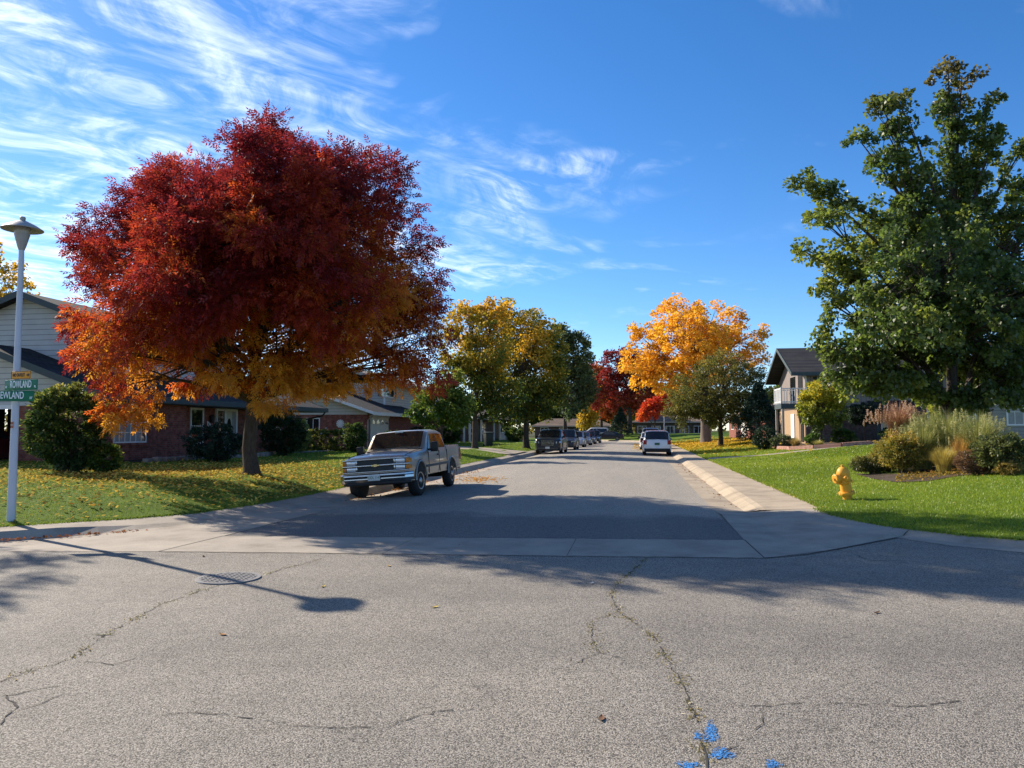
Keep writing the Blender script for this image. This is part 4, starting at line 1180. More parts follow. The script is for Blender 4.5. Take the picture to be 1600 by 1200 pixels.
# ---------------------------------------------------------------- dark house behind the yellow green trees
def h3():
    T, S = -17.6, 75.0
    h = House('porch_house', 'dark brick house with white porch posts shaded by yellow green trees', T, S, .45)
    h.box('wall', 'brick_dark', T - 9, T, S, S + .2, .1, 2.9); h.box('wall', 'brick_dark', T - .2, T - .002, S + .2, 97, .1, 2.9)
    h.gable_s('roof', 'shingle_brown', T + 2.2, T - 10, S - .5, 98, 2.9, 5.4, T - 4.2)
    m0 = T + 1.9
    for px in (716, 725, 734, 752, 772, 781):
        s_ = HT(px, 675, m0)[0]; h.box('post', 'white', m0 - .08, m0 + .08, s_ - .08, s_ + .08, .3, 2.74)
    for a in (79, 86): h.window('t', T, 1, a, a + 2.2, 1.2, 2.5, nv=2)
    h.box('door', 'door_green', T, T + .05, 83, 84, .5, 2.6)
    m = MB()
    for k in range(14): m.box(m0 - .02, m0 + .02, 88 + k * .3, 88.05 + k * .3, .5, 1.35)
    m.box(m0 - .03, m0 + .03, 88, 92.1, 1.35, 1.42); h.p('railing', 'white', m)
    h.box('porch_floor', 'concrete', T, T + 2.1, S, 97, .2, .42)
h3()
def ranch(name, label, x, y, rot, w, dp, wall, roof, z0=.4, eave=2.9, rise=1.5, ncol=4):
    t = thing(name, label, 'house', (x, y, z0), rot)
    def p(nm, mat, mb, parent=None): return mb.build(nm, M[mat], parent or t)
    p('wall', wall, MB().box(-w / 2, w / 2, 0, dp, -.6, eave - z0))
    e = eave - z0; r = MB(); o = .7
    a = [(-w / 2 - o, -o, e), (w / 2 + o, -o, e), (w / 2 + o, dp + o, e), (-w / 2 - o, dp + o, e)]
    b = [(-w / 2 + dp * .35, dp / 2, e + rise), (w / 2 - dp * .35, dp / 2, e + rise)]
    r.add(a + b, [(0, 1, 5, 4), (1, 2, 5), (2, 3, 4, 5), (3, 0, 4), (3, 2, 1, 0)]); p('roof', roof, r)
    p('fascia', 'trim_tan', MB().box(-w / 2 - o, w / 2 + o, -o - .03, -o - .002, e - .2, e + .03))
    for k in range(ncol):
        c = -w / 2 + w * (k + .5) / ncol
        fr = MB()
        for q in ((c - .8, c + .8, 2.0, 2.08), (c - .8, c + .8, .75, .83), (c - .8, c - .72, .83, 2.0), (c + .72, c + .8, .83, 2.0), (c - .04, c + .04, .83, 2.0)): fr.box(q[0], q[1], -.06, .02, q[2], q[3])
        wdw = p('window', 'white', fr); p('pane', 'glass', MB().box(c - .74, c + .74, -.02, .02, .8, 2.03), wdw)
    p('door', 'door_green', MB().box(-.5, .45, -.05, .01, .05, 2.1))
    return t
ranch('ranch_house', 'low brown roofed ranch house at the far bend above the parked cars', 12.0, 152, R(-4), 15, 8, 'brick_dark', 'shingle_brown', .1, 2.5, 1.5)
ranch('ranch_house', 'low tan ranch house at the street end above the white car roof', 27.5, 134, R(-12), 12, 8, 'brick_dark', 'shingle_brown', .3, 3.1, 1.3, 5)
# ---------------------------------------------------------------- brick ranch, right
def h5():
    T, S = 10.8, 69.0
    h = House('brick_ranch_house', 'long red brick ranch house behind the olive green and golden trees', T, S, .9)
    h.box('wall', 'brick', T, 22, S, S + .2, .3, 3.2); h.box('wall', 'brick', T, T + .2, S + .2, 96, .3, 3.2)
    h.gable_s('roof', 'shingle_brown', 23, T - .8, S - .6, 97, 3.2, 5.0)
    for a in (72, 78, 85, 91): h.window('t', T, -1, a, a + 2.4, 1.7, 2.9, nv=3)
    h.window('s', S, -1, 12.2, 14, 1.7, 2.9, nv=2)
    h.box('garage_door', 'white', T - .05, T - .002, 81, 84.5, .5, 2.8)
h5()
# ---------------------------------------------------------------- grey two storey house, right
def h6():
    T, S = 10.5, 51.3; S9 = 60.3
    h = House('grey_gabled_house', 'grey two storey gabled house with white balcony right of the street', T, S, .8)
    h.box('lower_wall', 'brick_dark', T, 20.5, S, S9, .2, 3.15)
    h.box('upper_wall', 'siding_tan', T + .02, 20.5, S - .05, S9, 3.15, 5.2)
    sm = (S + S9) / 2
    h.p('gable_wall', 'siding_tan', MB().prism([(T, S - .05, 5.2), (T, sm, 7.1), (T, S9, 5.2)], (.15, 0, 0)))
    h.p('gable_wall', 'siding_tan', MB().prism([(T - .015, S - .05, 3.2), (T - .015, S9, 3.2), (T - .015, S9, 5.22), (T - .015, S - .05, 5.22)], (.03, 0, 0)))
    h.gable_t('roof', 'shingle', S - .55, S9 + .55, T - .9, 21.2, 5.28, 7.35, fmat='trim_grey')
    q0, q1 = HS(1281, 594, S)[0], HS(1303, 594, S)[0]
    h.window('s', S - .05, -1, q0, q1, HS(1290, 601, S)[1], HS(1290, 589, S)[1] - .0, nv=2, fw=.08, shutter='black')
    h.window('s', S - .05, -1, 16.6, 18.2, 4.0, 5.0, nv=2, fw=.08, shutter='black')
    h.box('corner_board', 'white', T - .03, T + .09, S - .08, S - .052, 3.2, 5.1)
    # balcony on the street gable
    b0, b1 = 51.5, 53.9; zt = 3.35
    h.box('balcony', 'trim_grey', T - 1.45, T - .02, b0, b1, zt - .32, zt)
    rl = MB(); zr = zt + 1.0
    for a in (b0 + .05, b1 - .05): rl.box(T - 1.42, T - .05, a - .03, a + .03, zr - .06, zr); rl.box(T - 1.42, T - .05, a - .025, a + .025, zt + .09, zt + .14)
    rl.box(T - 1.45, T - 1.39, b0, b1, zr - .06, zr + .004); rl.box(T - 1.445, T - 1.395, b0, b1, zt + .085, zt + .145)
    for k in range(9):
        x = T - 1.40 + 1.32 * k / 8; rl.box(x - .02, x + .02, b0 + .03, b0 + .07, zt, zr - .06)
    for k in range(16):
        y = b0 + .1 + (b1 - b0 - .2) * k / 15; rl.box(T - 1.44, T - 1.40, y - .02, y + .02, zt, zr - .06)
    for a in (b0 + .02, (b0 + b1) / 2, b1 - .1): rl.box(T - 1.47, T - 1.37, a, a + .1, zt, zr + .06)
    h.p('railing', 'white', rl)
    h.box('balcony_door', 'black', T - .06, T - .016, 51.9, 53.2, zt, zt + 1.9)
    h.box('balcony_door', 'glass', T - .06, T - .016, 54.2, 55.8, zt, zt + 1.9)
    h.box('entry_wall', 'stucco', T - .03, T - .003, S + .1, S9 - .1, .4, 3.02)
    h.box('entry_door', 'white', T - .09, T - .035, 54.6, 55.7, .7, 2.75)
    h.box('entry_window', 'black', T - .07, T - .035, 51.7, 52.6, .9, 2.8)
    for y in (b0 + .08, b1 - .08): h.box('post', 'trim_tan', T - 1.4, T - 1.26, y - .07, y + .07, .3, zt - .325)
    # front porch roof and wing to the right
    h.p('porch_roof', 'shingle', MB().prism([(14.2, S - 1.5, 2.75), (14.2, S - .06, 3.5), (14.2, S - .06, 3.36), (14.2, S - 1.5, 2.6)], (4.6, 0, 0)))
    for x in (14.4, 18.6): h.box('post', 'trim_grey', x - .07, x + .07, S - 1.4, S - 1.26, .4, 2.62)
    h.window('s', S, -1, HS(1376, 650, S)[0], HS(1387, 650, S)[0], 1.5, 2.9, nh=2, fw=.08)
    h.box('front_door', 'door_green', 16.0, 17.0, S - .06, S - .002, .9, 2.9)
    h.box('wing_wall', 'siding_grey', 20.5, 33, 49.0, 58, .2, 3.9)
    h.gable_t('wing_roof', 'shingle', 48.3, 58.7, 20.0, 33.8, 3.95, 6.0)
    W = 49.0
    h.window('s', W, -1, HS(1572, 645, W)[0], HS(1625, 645, W)[0], HS(1580, 665, W)[1], HS(1580, 622, W)[1], nv=4, nh=2, fw=.09, curtain=[(0, .97)])
    h.window('s', W, -1, HS(1500, 645, W)[0], HS(1525, 645, W)[0], 1.7, 3.2, nv=2, fw=.09)
h6()
# ================================================================== STREET FURNITURE
def lamp():
    b = Vector((-8.30, 12.86, .12)); z = PD(35, 340, 12.86).z - b.z
    t = thing('street_lamp', 'pale grey street lamp post with a wide conical hat at the left corner', 'street lamp', b)
    MB().tube([(0, 0, -.2), (0, 0, .02), (0, 0, z - .54)], [.070, .066, .041], 20).build('pole', M['post'], t, 40)
    MB().lathe([(.046, z - .56), (.055, z - .53), (.066, z - .50), (.112, z - .32), (.120, z - .29)], 24).build('lamp_housing', M['lampmetal'], t, 40)
    MB().lathe([(.114, z - .29), (.132, z - .19), (.128, z - .18)], 24).build('lens', M['lampglass'], t, 40)
    MB().lathe([(.19, z - .175), (.316, z - .215), (.321, z - .205), (.22, z - .135), (.10, z - .075), (.042, z - .05), (.045, z), (.035, z + .012)], 28).build('lamp_shade', M['lampmetal'], t, 30)
    st = MB()
    c = PD(22, 664, 12.86) - b; c.x = 0
    for dz in (-.03, .03): st.box(c.x - .02, c.x + .02, -.074, -.066, c.z + dz - .022, c.z + dz + .022)
    st.build('sticker', M['terracotta'], t)
    band = MB()
    return b, z
LB, LZ = lamp()
def street_sign(name, label, w, hgt, px, py, ang, mat, words, offs, d=.135):
    c = PD(px, py, 12.86); z = c.z
    t = thing(name, label, 'street sign', (c.x, LB.y - d, z), ang)
    MB().box(-w / 2, w / 2, -.006, .006, -hgt / 2, hgt / 2).build('panel', M[mat], t, bevel=.003)
    for (txt, size, dx, dz, col, nar) in words:
        lettering(txt, size, M[col], t, (dx, -.0085, dz), narrow=nar, bold=.002)
        if offs: lettering(txt, size, M[col], t, (-dx, .0085, dz), (R(90), 0, R(180)), narrow=nar, bold=.002)
    return t
s1 = street_sign('street_name_sign', 'upper green street sign reading ROWLAND on the lamp post', .75, .17, 41, 602, R(-20), 'sign_green',
    [('ROWLAND', .165, .0, .004, 'sign_white', .58), ('W', .05, -.335, -.035, 'sign_white', .8), ('PL', .05, .33, -.035, 'sign_white', .8)], True)
s2 = street_sign('street_name_sign', 'lower green street sign reading NEWLAND on the lamp post', .76, .175, 23, 619, R(8), 'sign_green',
    [('NEWLAND', .165, .01, .004, 'sign_white', .52), ('ST', .05, .335, -.035, 'sign_white', .8)], True)
s3 = street_sign('no_outlet_sign', 'small amber NO OUTLET sign with arrow above the ROWLAND sign', .44, .13, 41, 587, R(-20), 'sign_orange', [('NO OUTLET', .075, -.045, .0, 'sign_black', .66)], True)
a = MB(); a.prism([(.135, -.008, .012), (.165, -.008, .012), (.165, -.008, .034), (.20, -.008, 0), (.165, -.008, -.034), (.165, -.008, -.012), (.135, -.008, -.012)], (0, -.002, 0)); a.build('arrow', M['sign_black'], s3)
b = MB()
for q in ((-.212, .212, .058, .063), (-.212, .212, -.063, -.058), (-.217, -.212, -.063, .063), (.212, .217, -.063, .063)): b.box(q[0], q[1], -.009, -.0065, q[2], q[3])
b.build('border', M['sign_black'], s3)

def hydrant():
    p = PG(1325, 781, .2); z = zl(p, 'R'); p = PG(1325, 781, z)
    t = thing('fire_hydrant', 'leaning yellow fire hydrant on the green lawn at right', 'fire hydrant', (p.x, p.y, z - .03)); t.rotation_euler = (R(2), R(-11), R(14))
    Y = M['hydrant']
    MB().lathe([(.095, -.1), (.095, .16)], 20).build('standpipe', Y, t, 40)
    MB().lathe([(.155, .155), (.16, .165), (.16, .205), (.155, .215)], 20).build('flange', Y, t, 30)
    MB().lathe([(.112, .214), (.112, .38), (.125, .40), (.145, .415), (.145, .445), (.128, .46), (.128, .60)], 20).build('barrel', Y, t, 30)
    MB().lathe([(.135, .60), (.138, .625), (.128, .66), (.105, .71), (.065, .745), (.03, .757)], 20).build('bonnet', Y, t, 50)
    MB().lathe([(.03, .755), (.024, .80), (.02, .802)], 5).build('operating_nut', Y, t)
    for ang, r, l, nm in ((R(180), .095, .225, 'pumper_nozzle'), (R(255), .058, .17, 'hose_nozzle'), (R(75), .058, .17, 'hose_nozzle')):
        mt = Matrix.Translation((0, 0, .53)) @ Matrix.Rotation(ang, 4, 'Z') @ Matrix.Rotation(math.pi / 2, 4, 'Y')
        n = MB(); n.lathe([(r * .85, .05), (r * .85, l * .72), (r * 1.1, l * .72), (r * 1.1, l), (r * .9, l + .012), (r * .3, l + .014), (r * .3, l + .05), (.001, l + .05)], 16, mt)
        n.build(nm, Y, t, 30)
    bo = MB()
    for z_ in (.185, .43):
        for k in range(8): a_ = k * math.pi / 4; bo.lathe([(.012, -.032), (.012, .032)], 6, Matrix.Translation((.150 * math.cos(a_), .150 * math.sin(a_), z_)))
    bo.build('bolt', Y, t)
hydrant()

def grate():
    c = PG(357, 904, 0); t = thing('storm_drain_grate', 'round cast iron storm drain grate in the asphalt', 'drain grate', (c.x, c.y, .002))
    MB().lathe([(.335, 0), (.335, .004)], 36).build('pit', M['dark'], t)
    r = MB(); pr = [(.30, .004), (.30, .012), (.345, .012), (.35, .002)]
    r.lathe(pr, 40); r.f = r.f[:-2]
    for ang in (R(30), R(90), R(150)):
        u = Vector((math.cos(ang), math.sin(ang), 0)); v = Vector((-u.y, u.x, 0)); 
        for k in range(-5, 6):
            o = k * .066; hl = math.sqrt(max(0, .305 ** 2 - o * o)); w = .0075
            if hl > .03: r.prism([v * o - u * hl - v * w + Vector((0, 0, .004)), v * o + u * hl - v * w + Vector((0, 0, .004)), v * o + u * hl + v * w + Vector((0, 0, .004)), v * o - u * hl + v * w + Vector((0, 0, .004))], (0, 0, .0085 + ang * .0006))
    r.build('lattice', M['alloy_dull'], t)
M['alloy_dull'] = plain('worn_iron', (.22, .21, .20), .6, .1, bump=.2)
grate()

# ---- cracks, weeds in them, blue survey paint
def jitter_line(pts, step=.045, amp=.010, seed=0):
    rng = random.Random(seed); w = [PG(x, y, 0) for x, y in pts]; out = []
    for a, b in zip(w, w[1:]):
        n = max(1, int((b - a).length / step))
        for i in range(n):
            p = a.lerp(b, i / n); out.append(Vector((p.x + rng.gauss(0, amp), p.y + rng.gauss(0, amp), 0)))
    return out + [w[-1]]
CR = [([(0, 1065), (60, 1045), (110, 1030), (140, 1010), (165, 990), (210, 968), (250, 945), (300, 928), (340, 915), (400, 902), (440, 890), (500, 874)], 1, .9),
      ([(115, 1035), (150, 1034), (180, 1040), (205, 1030), (240, 1015)], 0, .9), ([(0, 1092), (8, 1088), (45, 1080), (90, 1072)], 0, 1), ([(8, 1088), (25, 1105), (12, 1122), (0, 1133)], 0, 1.3), ([(25, 1112), (60, 1100), (100, 1085)], 0, .8),
      ([(235, 1118), (290, 1113), (360, 1118), (420, 1128), (500, 1138), (600, 1136), (680, 1112), (740, 1108)], 0, .9),
      ([(1010, 872), (985, 895), (965, 910), (955, 930), (965, 955), (1000, 980), (1025, 1000), (1040, 1030), (1060, 1060), (1080, 1100), (1098, 1150), (1105, 1200)], 2, 1.0),
      ([(965, 957), (925, 970), (925, 995), (935, 1020), (900, 1035)], 1, .7), ([(935, 1022), (980, 1030)], 0, .7),
      ([(1120, 1103), (1200, 1103), (1260, 1098), (1310, 1100), (1360, 1102), (1440, 1104), (1500, 1095)], 0, .9), ([(1195, 1120), (1180, 1145), (1150, 1165), (1130, 1175)], 0, .8),
      ([(1306, 858), (1340, 868), (1360, 876), (1400, 876)], 0, 1.6), ([(1285, 880), (1330, 892), (1350, 902), (1390, 915)], 0, .7), ([(700, 862), (720, 850), (735, 846)], 0, .8)]
cm = MB(); weeds = []
for i, (pts, wd, k) in enumerate(CR):
    ln_ = jitter_line(pts, seed=i); rr = random.Random(i + 50); prev = None
    for q in range(len(ln_) - 1):
        a, b = ln_[q], ln_[q + 1]; d = (b - a)
        if d.length < 1e-4: continue
        nrm_ = Vector((-d.y, d.x, 0)).normalized(); w = .0048 * k * rr.choice((.15, .5, .8, 1, 1.3))
        if rr.random() < .10: prev = None; continue
        cur = (a + nrm_ * w * .8, a - nrm_ * w * .8) if prev is None else prev
        nx = (b + nrm_ * w, b - nrm_ * w)
        up = Vector((0, 0, .004)); cm.quad(cur[0] + up, cur[1] + up, nx[1] + up, nx[0] + up); prev = nx
        if wd:
            for _ in range(9 if wd == 2 else 5):
                if math.sin(q * .55 + i) + rr.uniform(-.6, .9) > 0:
                    weeds.append(a.lerp(b, rr.random()) + Vector((rr.gauss(0, .032), rr.gauss(0, .032), 0)))
cm.build('crack', M['crack'], road, recalc=False)
W = np.array([tuple(w) for w in weeds]); rng = np.random.default_rng(3); n = len(W)
th = rng.uniform(0, 6.28, n); sd = np.c_[np.cos(th), np.sin(th), np.zeros(n)] * .006
V = np.empty((n * 3, 3)); V[0::3] = W - sd; V[1::3] = W + sd; V[2::3] = W + np.c_[rng.normal(0, .018, n), rng.normal(0, .018, n), rng.uniform(.005, .022, n)]
wo = quads_object('weed', V, np.repeat(lerp3(rng.random(n), [(0, (.12, .115, .035)), (.5, (.27, .23, .10)), (1, (.36, .30, .16))]), 3, 0), M['grass'], road, 3); wo['kind'] = 'stuff'
def blue(px, py, rx, ry, ang):
    c = PG(px, py, 0); u = PG(px + rx * .88, py, 0) - c; v = PG(px, py - ry * .88, 0) - c; n = 28; m = 5
    V = []; C = []
    ca, sa = math.cos(ang), math.sin(ang)
    def pt(r, k):
        a = k * 2 * math.pi / n; x, y = math.cos(a) * r, math.sin(a) * r; w = 1 + .18 * math.sin(3 * a + px)
        return c + (u * (x * ca - y * sa) + v * (x * sa + y * ca)) * w + Vector((0, 0, .0035))
    for q in range(m):
        for k in range(n):
            r0, r1 = q / m, (q + 1) / m
            V += [tuple(pt(r0, k)), tuple(pt(r1, k)), tuple(pt(r1, k + 1)), tuple(pt(r0, k + 1))]; C += [(1 - r0 ** 2.2,) * 3, (1 - r1 ** 2.2,) * 3, (1 - r1 ** 2.2,) * 3, (1 - r0 ** 2.2,) * 3]
    quads_object('paint_mark', np.array(V), np.array(C) * .85 + .0, M['blue'], road)
blue(1110, 1146, 16, 21, .3); blue(1128, 1178, 25, 12, .15); blue(1075, 1197, 26, 9, 0); blue(1207, 1195, 16, 10, -.3); blue(1090, 1150, 9, 9, 0)

# ================================================================== VEHICLES
HEAD = math.atan2(-E.y, -E.x)     # facing the camera
AWAY = math.atan2(E.y, E.x)
p = ST(-6.44, 21.3)
make_pickup((p.x, p.y, -.10), (R(4.3), 0, HEAD))
pt = lambda t, s: (lambda q: (q.x, q.y, zcrown(t, s) - .01))(ST(t, s))
KL = 'cars parked along the left kerb'; KR = 'cars parked along the right kerb'
C_ = lambda n, c, **k: m_paint(n, c, **k)
make_car('parked_truck', 'black full size truck heading the left row of parked cars', 'truck', pt(-6.45, 58.0), HEAD, C_('black_paint', (.012, .013, .016), metal=.0, dirt=.03, coat=.35, rough=.25), 5.8, 1.98, 1.78, 'pickup', KL, .41)
make_car('parked_car', 'dark grey off-roader parked second behind the black truck', 'car', pt(-6.2, 67.5), HEAD, C_('dark_grey_paint', (.035, .035, .04), dirt=.06, coat=.4), 4.7, 1.9, 1.78, 'suv', KL, .38)
make_car('parked_car', 'pale silver car parked third in the left row', 'car', pt(-6.2, 78.0), HEAD, C_('silver_paint', (.45, .46, .47), metal=.6), 4.6, 1.85, 1.62, 'suv', KL, .35)
make_car('parked_car', 'grey sedan parked fourth in the left row', 'car', pt(-6.1, 86.5), HEAD, C_('grey_paint', (.14, .15, .16)), 4.7, 1.85, 1.5, 'sedan', KL, .34)
make_car('parked_car', 'dull blue car parked fifth in the left row', 'car', pt(-6.0, 94.5), HEAD, C_('blue_paint', (.06, .08, .12)), 4.5, 1.82, 1.6, 'suv', KL, .34)
make_car('parked_car', 'black car farthest along the left row', 'car', pt(-5.8, 102.0), HEAD, C_('ink_paint', (.014, .014, .018), dirt=.05, coat=.4), 4.6, 1.85, 1.65, 'suv', KL, .35)
make_car('parked_car', 'white crossover seen from behind, nearest on the right kerb', 'car', pt(1.22, 54.6), AWAY, C_('white_paint', (.70, .71, .73), metal=.05, dirt=.12), 4.75, 1.93, 1.72, 'suv', KR, .37)
make_car('parked_car', 'white and black car parked just ahead of the white crossover', 'car', pt(1.0, 68.0), AWAY, C_('white_paint_two', (.72, .72, .72), metal=.05), 4.6, 1.84, 1.55, 'sedan', KR, .34)
make_car('parked_car', 'dark tall car parked farthest on the right kerb', 'car', pt(1.2, 79.0), AWAY, C_('charcoal_paint', (.035, .035, .04)), 4.9, 1.95, 1.95, 'suv', KR, .38)
q = PD(950, 684, 121); make_car('parked_car', 'dark low car standing side on at the bend of the street', 'car', (q.x, q.y, .0), R(170), C_('night_paint', (.012, .013, .018), dirt=.05, coat=.3), 4.9, 1.85, 1.5, 'sedan', None, .34)
q = PD(928, 684, 132); make_car('parked_van', 'long white van roof showing beyond the bend', 'van', (q.x, q.y, .0), R(175), C_('van_white', (.75, .75, .74), metal=0), 5.6, 2.0, 2.1, 'suv', None, .36)
z = .38
q = ST(-23.2, 23.9); make_car('parked_car', 'red car standing in the open garage of the corner house', 'car', (q.x, q.y, z), AWAY, C_('red_paint', (.18, .012, .015)), 4.5, 1.8, 1.5, 'sedan', None, .34)

def wheelie_bin(px, py, d):
    p = PD(px, py, d); z = zl(p, 'L'); t = thing('rubbish_bin', 'dark wheeled rubbish bin on the lawn behind the pickup', 'bin', (p.x, p.y, z), R(20))
    m = MB(); m.add([(-.24, -.28, .06), (.24, -.28, .06), (.24, .28, .06), (-.24, .28, .06), (-.3, -.36, .98), (.3, -.36, .98), (.3, .36, .98), (-.3, .36, .98)], [(0, 3, 2, 1), (4, 5, 6, 7), (0, 1, 5, 4), (1, 2, 6, 5), (2, 3, 7, 6), (3, 0, 4, 7)]); m.build('body', M['bin'], t, bevel=.03)
    MB().prism([(-.33, -.40, .985), (-.33, .42, .985), (-.33, .42, 1.03), (-.33, 0, 1.09), (-.33, -.40, 1.03)], (.66, 0, 0)).build('lid', M['bin'], t, bevel=.015)
    for x in (-.25, .25): MB().lathe([(.1, -.03), (.1, .03)], 14, Matrix.Translation((x, .3, .1)) @ Matrix.Rotation(math.pi / 2, 4, 'Y')).build('wheel', M['rubber'], t, 30)
wheelie_bin(763, 690, 57)
q = PD(1038, 690, 92); t = thing('flag_pole', 'thin white pole standing behind the white crossover', 'pole', (q.x, q.y, zl(q, 'R')))
MB().tube([(0, 0, -.1), (0, 0, 3.6)], [.07, .06], 10).build('pole', M['white'], t, 40); MB().lathe([(.02, 3.6), (.09, 3.66), (.02, 3.74)], 10).build('cap', M['white'], t, 40)
q = PD(1451, 690, 24.5); t = thing('marker_post', 'thin white marker stake in the lawn beside the maple trunk', 'stake', (q.x, q.y, zl(q, 'R')))
MB().tube([(0, 0, -.1), (0, 0, 1.62)], [.02, .018], 8).build('stake', M['white'], t, 40); MB().tube([(0, 0, 1.62), (-.02, 0, 1.72)], [.028, .012], 8).build('tip', M['white'], t)
# ================================================================== PLANTING
GREEN_GRASS = [(0, (.125, .185, .012)), (.5, (.22, .295, .02)), (1, (.35, .39, .055))]
def gp(px, py, side, z0=.4):      # point on the lawn seen at this pixel
    p = PG(px, py, z0)
    for _ in range(12):
        z = zl(p, side); p = PG(px, py, z0 * .5 + z * .5); z0 = p.z
    p.z = zl(p, side); return p
def onlawn(px, d, side): p = PD(px, 690, d); p.z = zl(p, side); return p

# ---- beds
def tsl(pts, side, z): return [toST(PG(x, y, z)) for x, y in pts]
BED_R = tsl([(1335, 735), (1365, 742), (1400, 748), (1450, 750), (1500, 748), (1600, 751), (1700, 752), (1900, 745)], 'R', .42)
u = [ (19.5, 21.5), (12.0, 26.0), (8.6, 26.2), (7.3, 23.5)]
BED_R = BED_R + u
bed(BED_R, 'R')
BED_L = [(-18.2, 24.2), (-17.2, 24.4), (-16.6, 28), (-16.2, 31.5), (-16.9, 33.4), (-18.2, 33.4)]
bed(BED_L, 'L')
BED_H = [(9.4, 44.0), (8.7, 46.0), (8.4, 50.5), (9.0, 57), (10.4, 57), (10.4, 51.2), (15.5, 51.2), (14.0, 46.2), (11.5, 43.6)]
bed(BED_H, 'R')
grass('lawn_grass', VL, TL, 190000, [(0, (.085, .14, .012)), (.5, (.165, .235, .018)), (1, (.29, .34, .045))], 11, EL)
bpy.data.objects['lawn_grass']['kind'] = 'stuff'; tag(bpy.data.objects['lawn_grass'], 'short leaf strewn grass of the left corner lawn', 'grass')
o = grass('lawn_grass', VR, TR, 420000, GREEN_GRASS, 12, ER)
o['kind'] = 'stuff'; tag(o, 'bright green mown grass of the right lawn', 'grass')

# ---- big red ash
D = 20.9
ash_base = gp(393, 741, 'L')
AL = [lobe(420, 250, 88, 72, D), lobe(315, 310, 95, 72, D), lobe(560, 300, 82, 76, D), lobe(255, 335, 70, 60, D), lobe(185, 385, 76, 56, D), lobe(430, 400, 150, 110, D), lobe(615, 390, 66, 66, D), lobe(150, 400, 38, 40, D), lobe(655, 440, 34, 50, D),
      lobe(250, 470, 115, 80, D), lobe(165, 540, 52, 50, D), lobe(400, 510, 150, 66, D), lobe(560, 500, 100, 72, D), lobe(650, 520, 44, 46, D), lobe(630, 570, 44, 30, D), lobe(280, 565, 66, 30, D), lobe(500, 560, 86, 28, D), lobe(400, 585, 80, 22, D, -1.5, 1.5), lobe(675, 545, 30, 40, D), lobe(655, 585, 36, 20, D), lobe(470, 590, 60, 18, D, -.5, 1.5), lobe(200, 585, 42, 30, D),
      lobe(400, 390, 150, 110, D, -3.2, 2.0), lobe(280, 470, 110, 76, D, -3.0, 2.0), lobe(520, 455, 110, 80, D, -3.0, 2.0), lobe(435, 300, 100, 82, D, -2.8, 2.0), lobe(325, 335, 85, 66, D, -2.8, 1.8), lobe(550, 320, 74, 70, D, -2.6, 1.6), lobe(165, 520, 46, 46, D, -2.6, 1.4), lobe(180, 400, 56, 46, D, -2.2, 1.4),
      lobe(350, 360, 115, 80, D, -4.8, 1.4), lobe(470, 370, 110, 80, D, -4.6, 1.4), lobe(290, 450, 96, 64, D, -4.6, 1.3), lobe(445, 300, 76, 56, D, -4.2, 1.2), lobe(240, 530, 60, 34, D, -4.0, 1.0),
      lobe(420, 410, 150, 95, D, 2.6, 1.8), lobe(300, 470, 105, 75, D, 2.6, 1.8), lobe(540, 470, 96, 66, D, 2.6, 1.8), lobe(430, 290, 80, 64, D, 2.2, 1.4)]
def ash_col(pos, rng, idx):
    n = len(pos); cj = rng.normal(0, .13, idx.max() + 1)[idx]
    hz = (pos[:, 2] - 2.6) / 7.0; r = np.hypot((pos[:, 0] - ash_base.x) / 5.3, (pos[:, 1] - 20.5) / 4.9)
    w = .02 + .82 * hz + .38 * np.clip(r, 0, 1.2) ** 1.6 - .15 * np.clip((pos[:, 0] - ash_base.x) / 5, -1, 1) + .25 * fbm(pos, .85, 2.0) + cj + rng.normal(0, .07, n)
    return lerp3(w, [(0, (.58, .27, .03)), (.22, (.54, .20, .022)), (.38, (.42, .085, .016)), (.54, (.32, .036, .015)), (.74, (.20, .018, .017)), (1, (.15, .013, .02))]) * rng.uniform(.78, 1.18, (n, 1))
tree('ash_tree', 'huge round ash tree with crimson top and orange underside on the left lawn', ash_base, AL, .19, 2.0, 960, 62, .105, .036, ash_col, (.30, .54), 'ash', 4, leafmat='ash', shell=.5, droop=.25, flat=.8, leader=PD(420, 215, D))
# drooping sprays under the crown
sp = [lobe(*q) for q in ((205, 650, 18, 20, D - 1), (235, 625, 26, 18, D), (180, 640, 10, 14, D - .5), (340, 592, 32, 10, D - 1), (420, 627, 30, 9, D - 2), (470, 600, 24, 12, D - 1), (300, 597, 28, 12, D + 1), (590, 592, 40, 14, D), (530, 600, 24, 12, D))]
rng = np.random.default_rng(8); cs = []
for l in sp:
    for _ in range(7): u = rng.normal(0, .5, 3); cs.append((l[0] + u[0] * l[3], l[1] + u[1] * .5, l[2] + u[2] * l[5]))
cs = np.array(cs); V, C = leaves(cs, np.full(len(cs), .2), 20, .105, .036, ash_col, rng, 'ash', nrm(cs - np.array([ash_base.x, D, 5])), .6)
root = [o for o in bpy.data.objects if o.name == 'ash_tree'][0]
quads_object('hanging_spray', V, C, M['ash'], root, 4, ash_base)
mb = MB()
for l in sp:
    a = Vector((ash_base.x, D, 3.9)).lerp(Vector(l[:3]), .25) - ash_base; c = Vector(l[:3]) - ash_base
    m = a.lerp(c, .6); m.z += .7; mb.tube(bez(a, m, c, 7), [.05, .04, .032, .024, .016, .01, .005], 5)
mb.build('limb', M['bark'], root, 50, recalc=False)

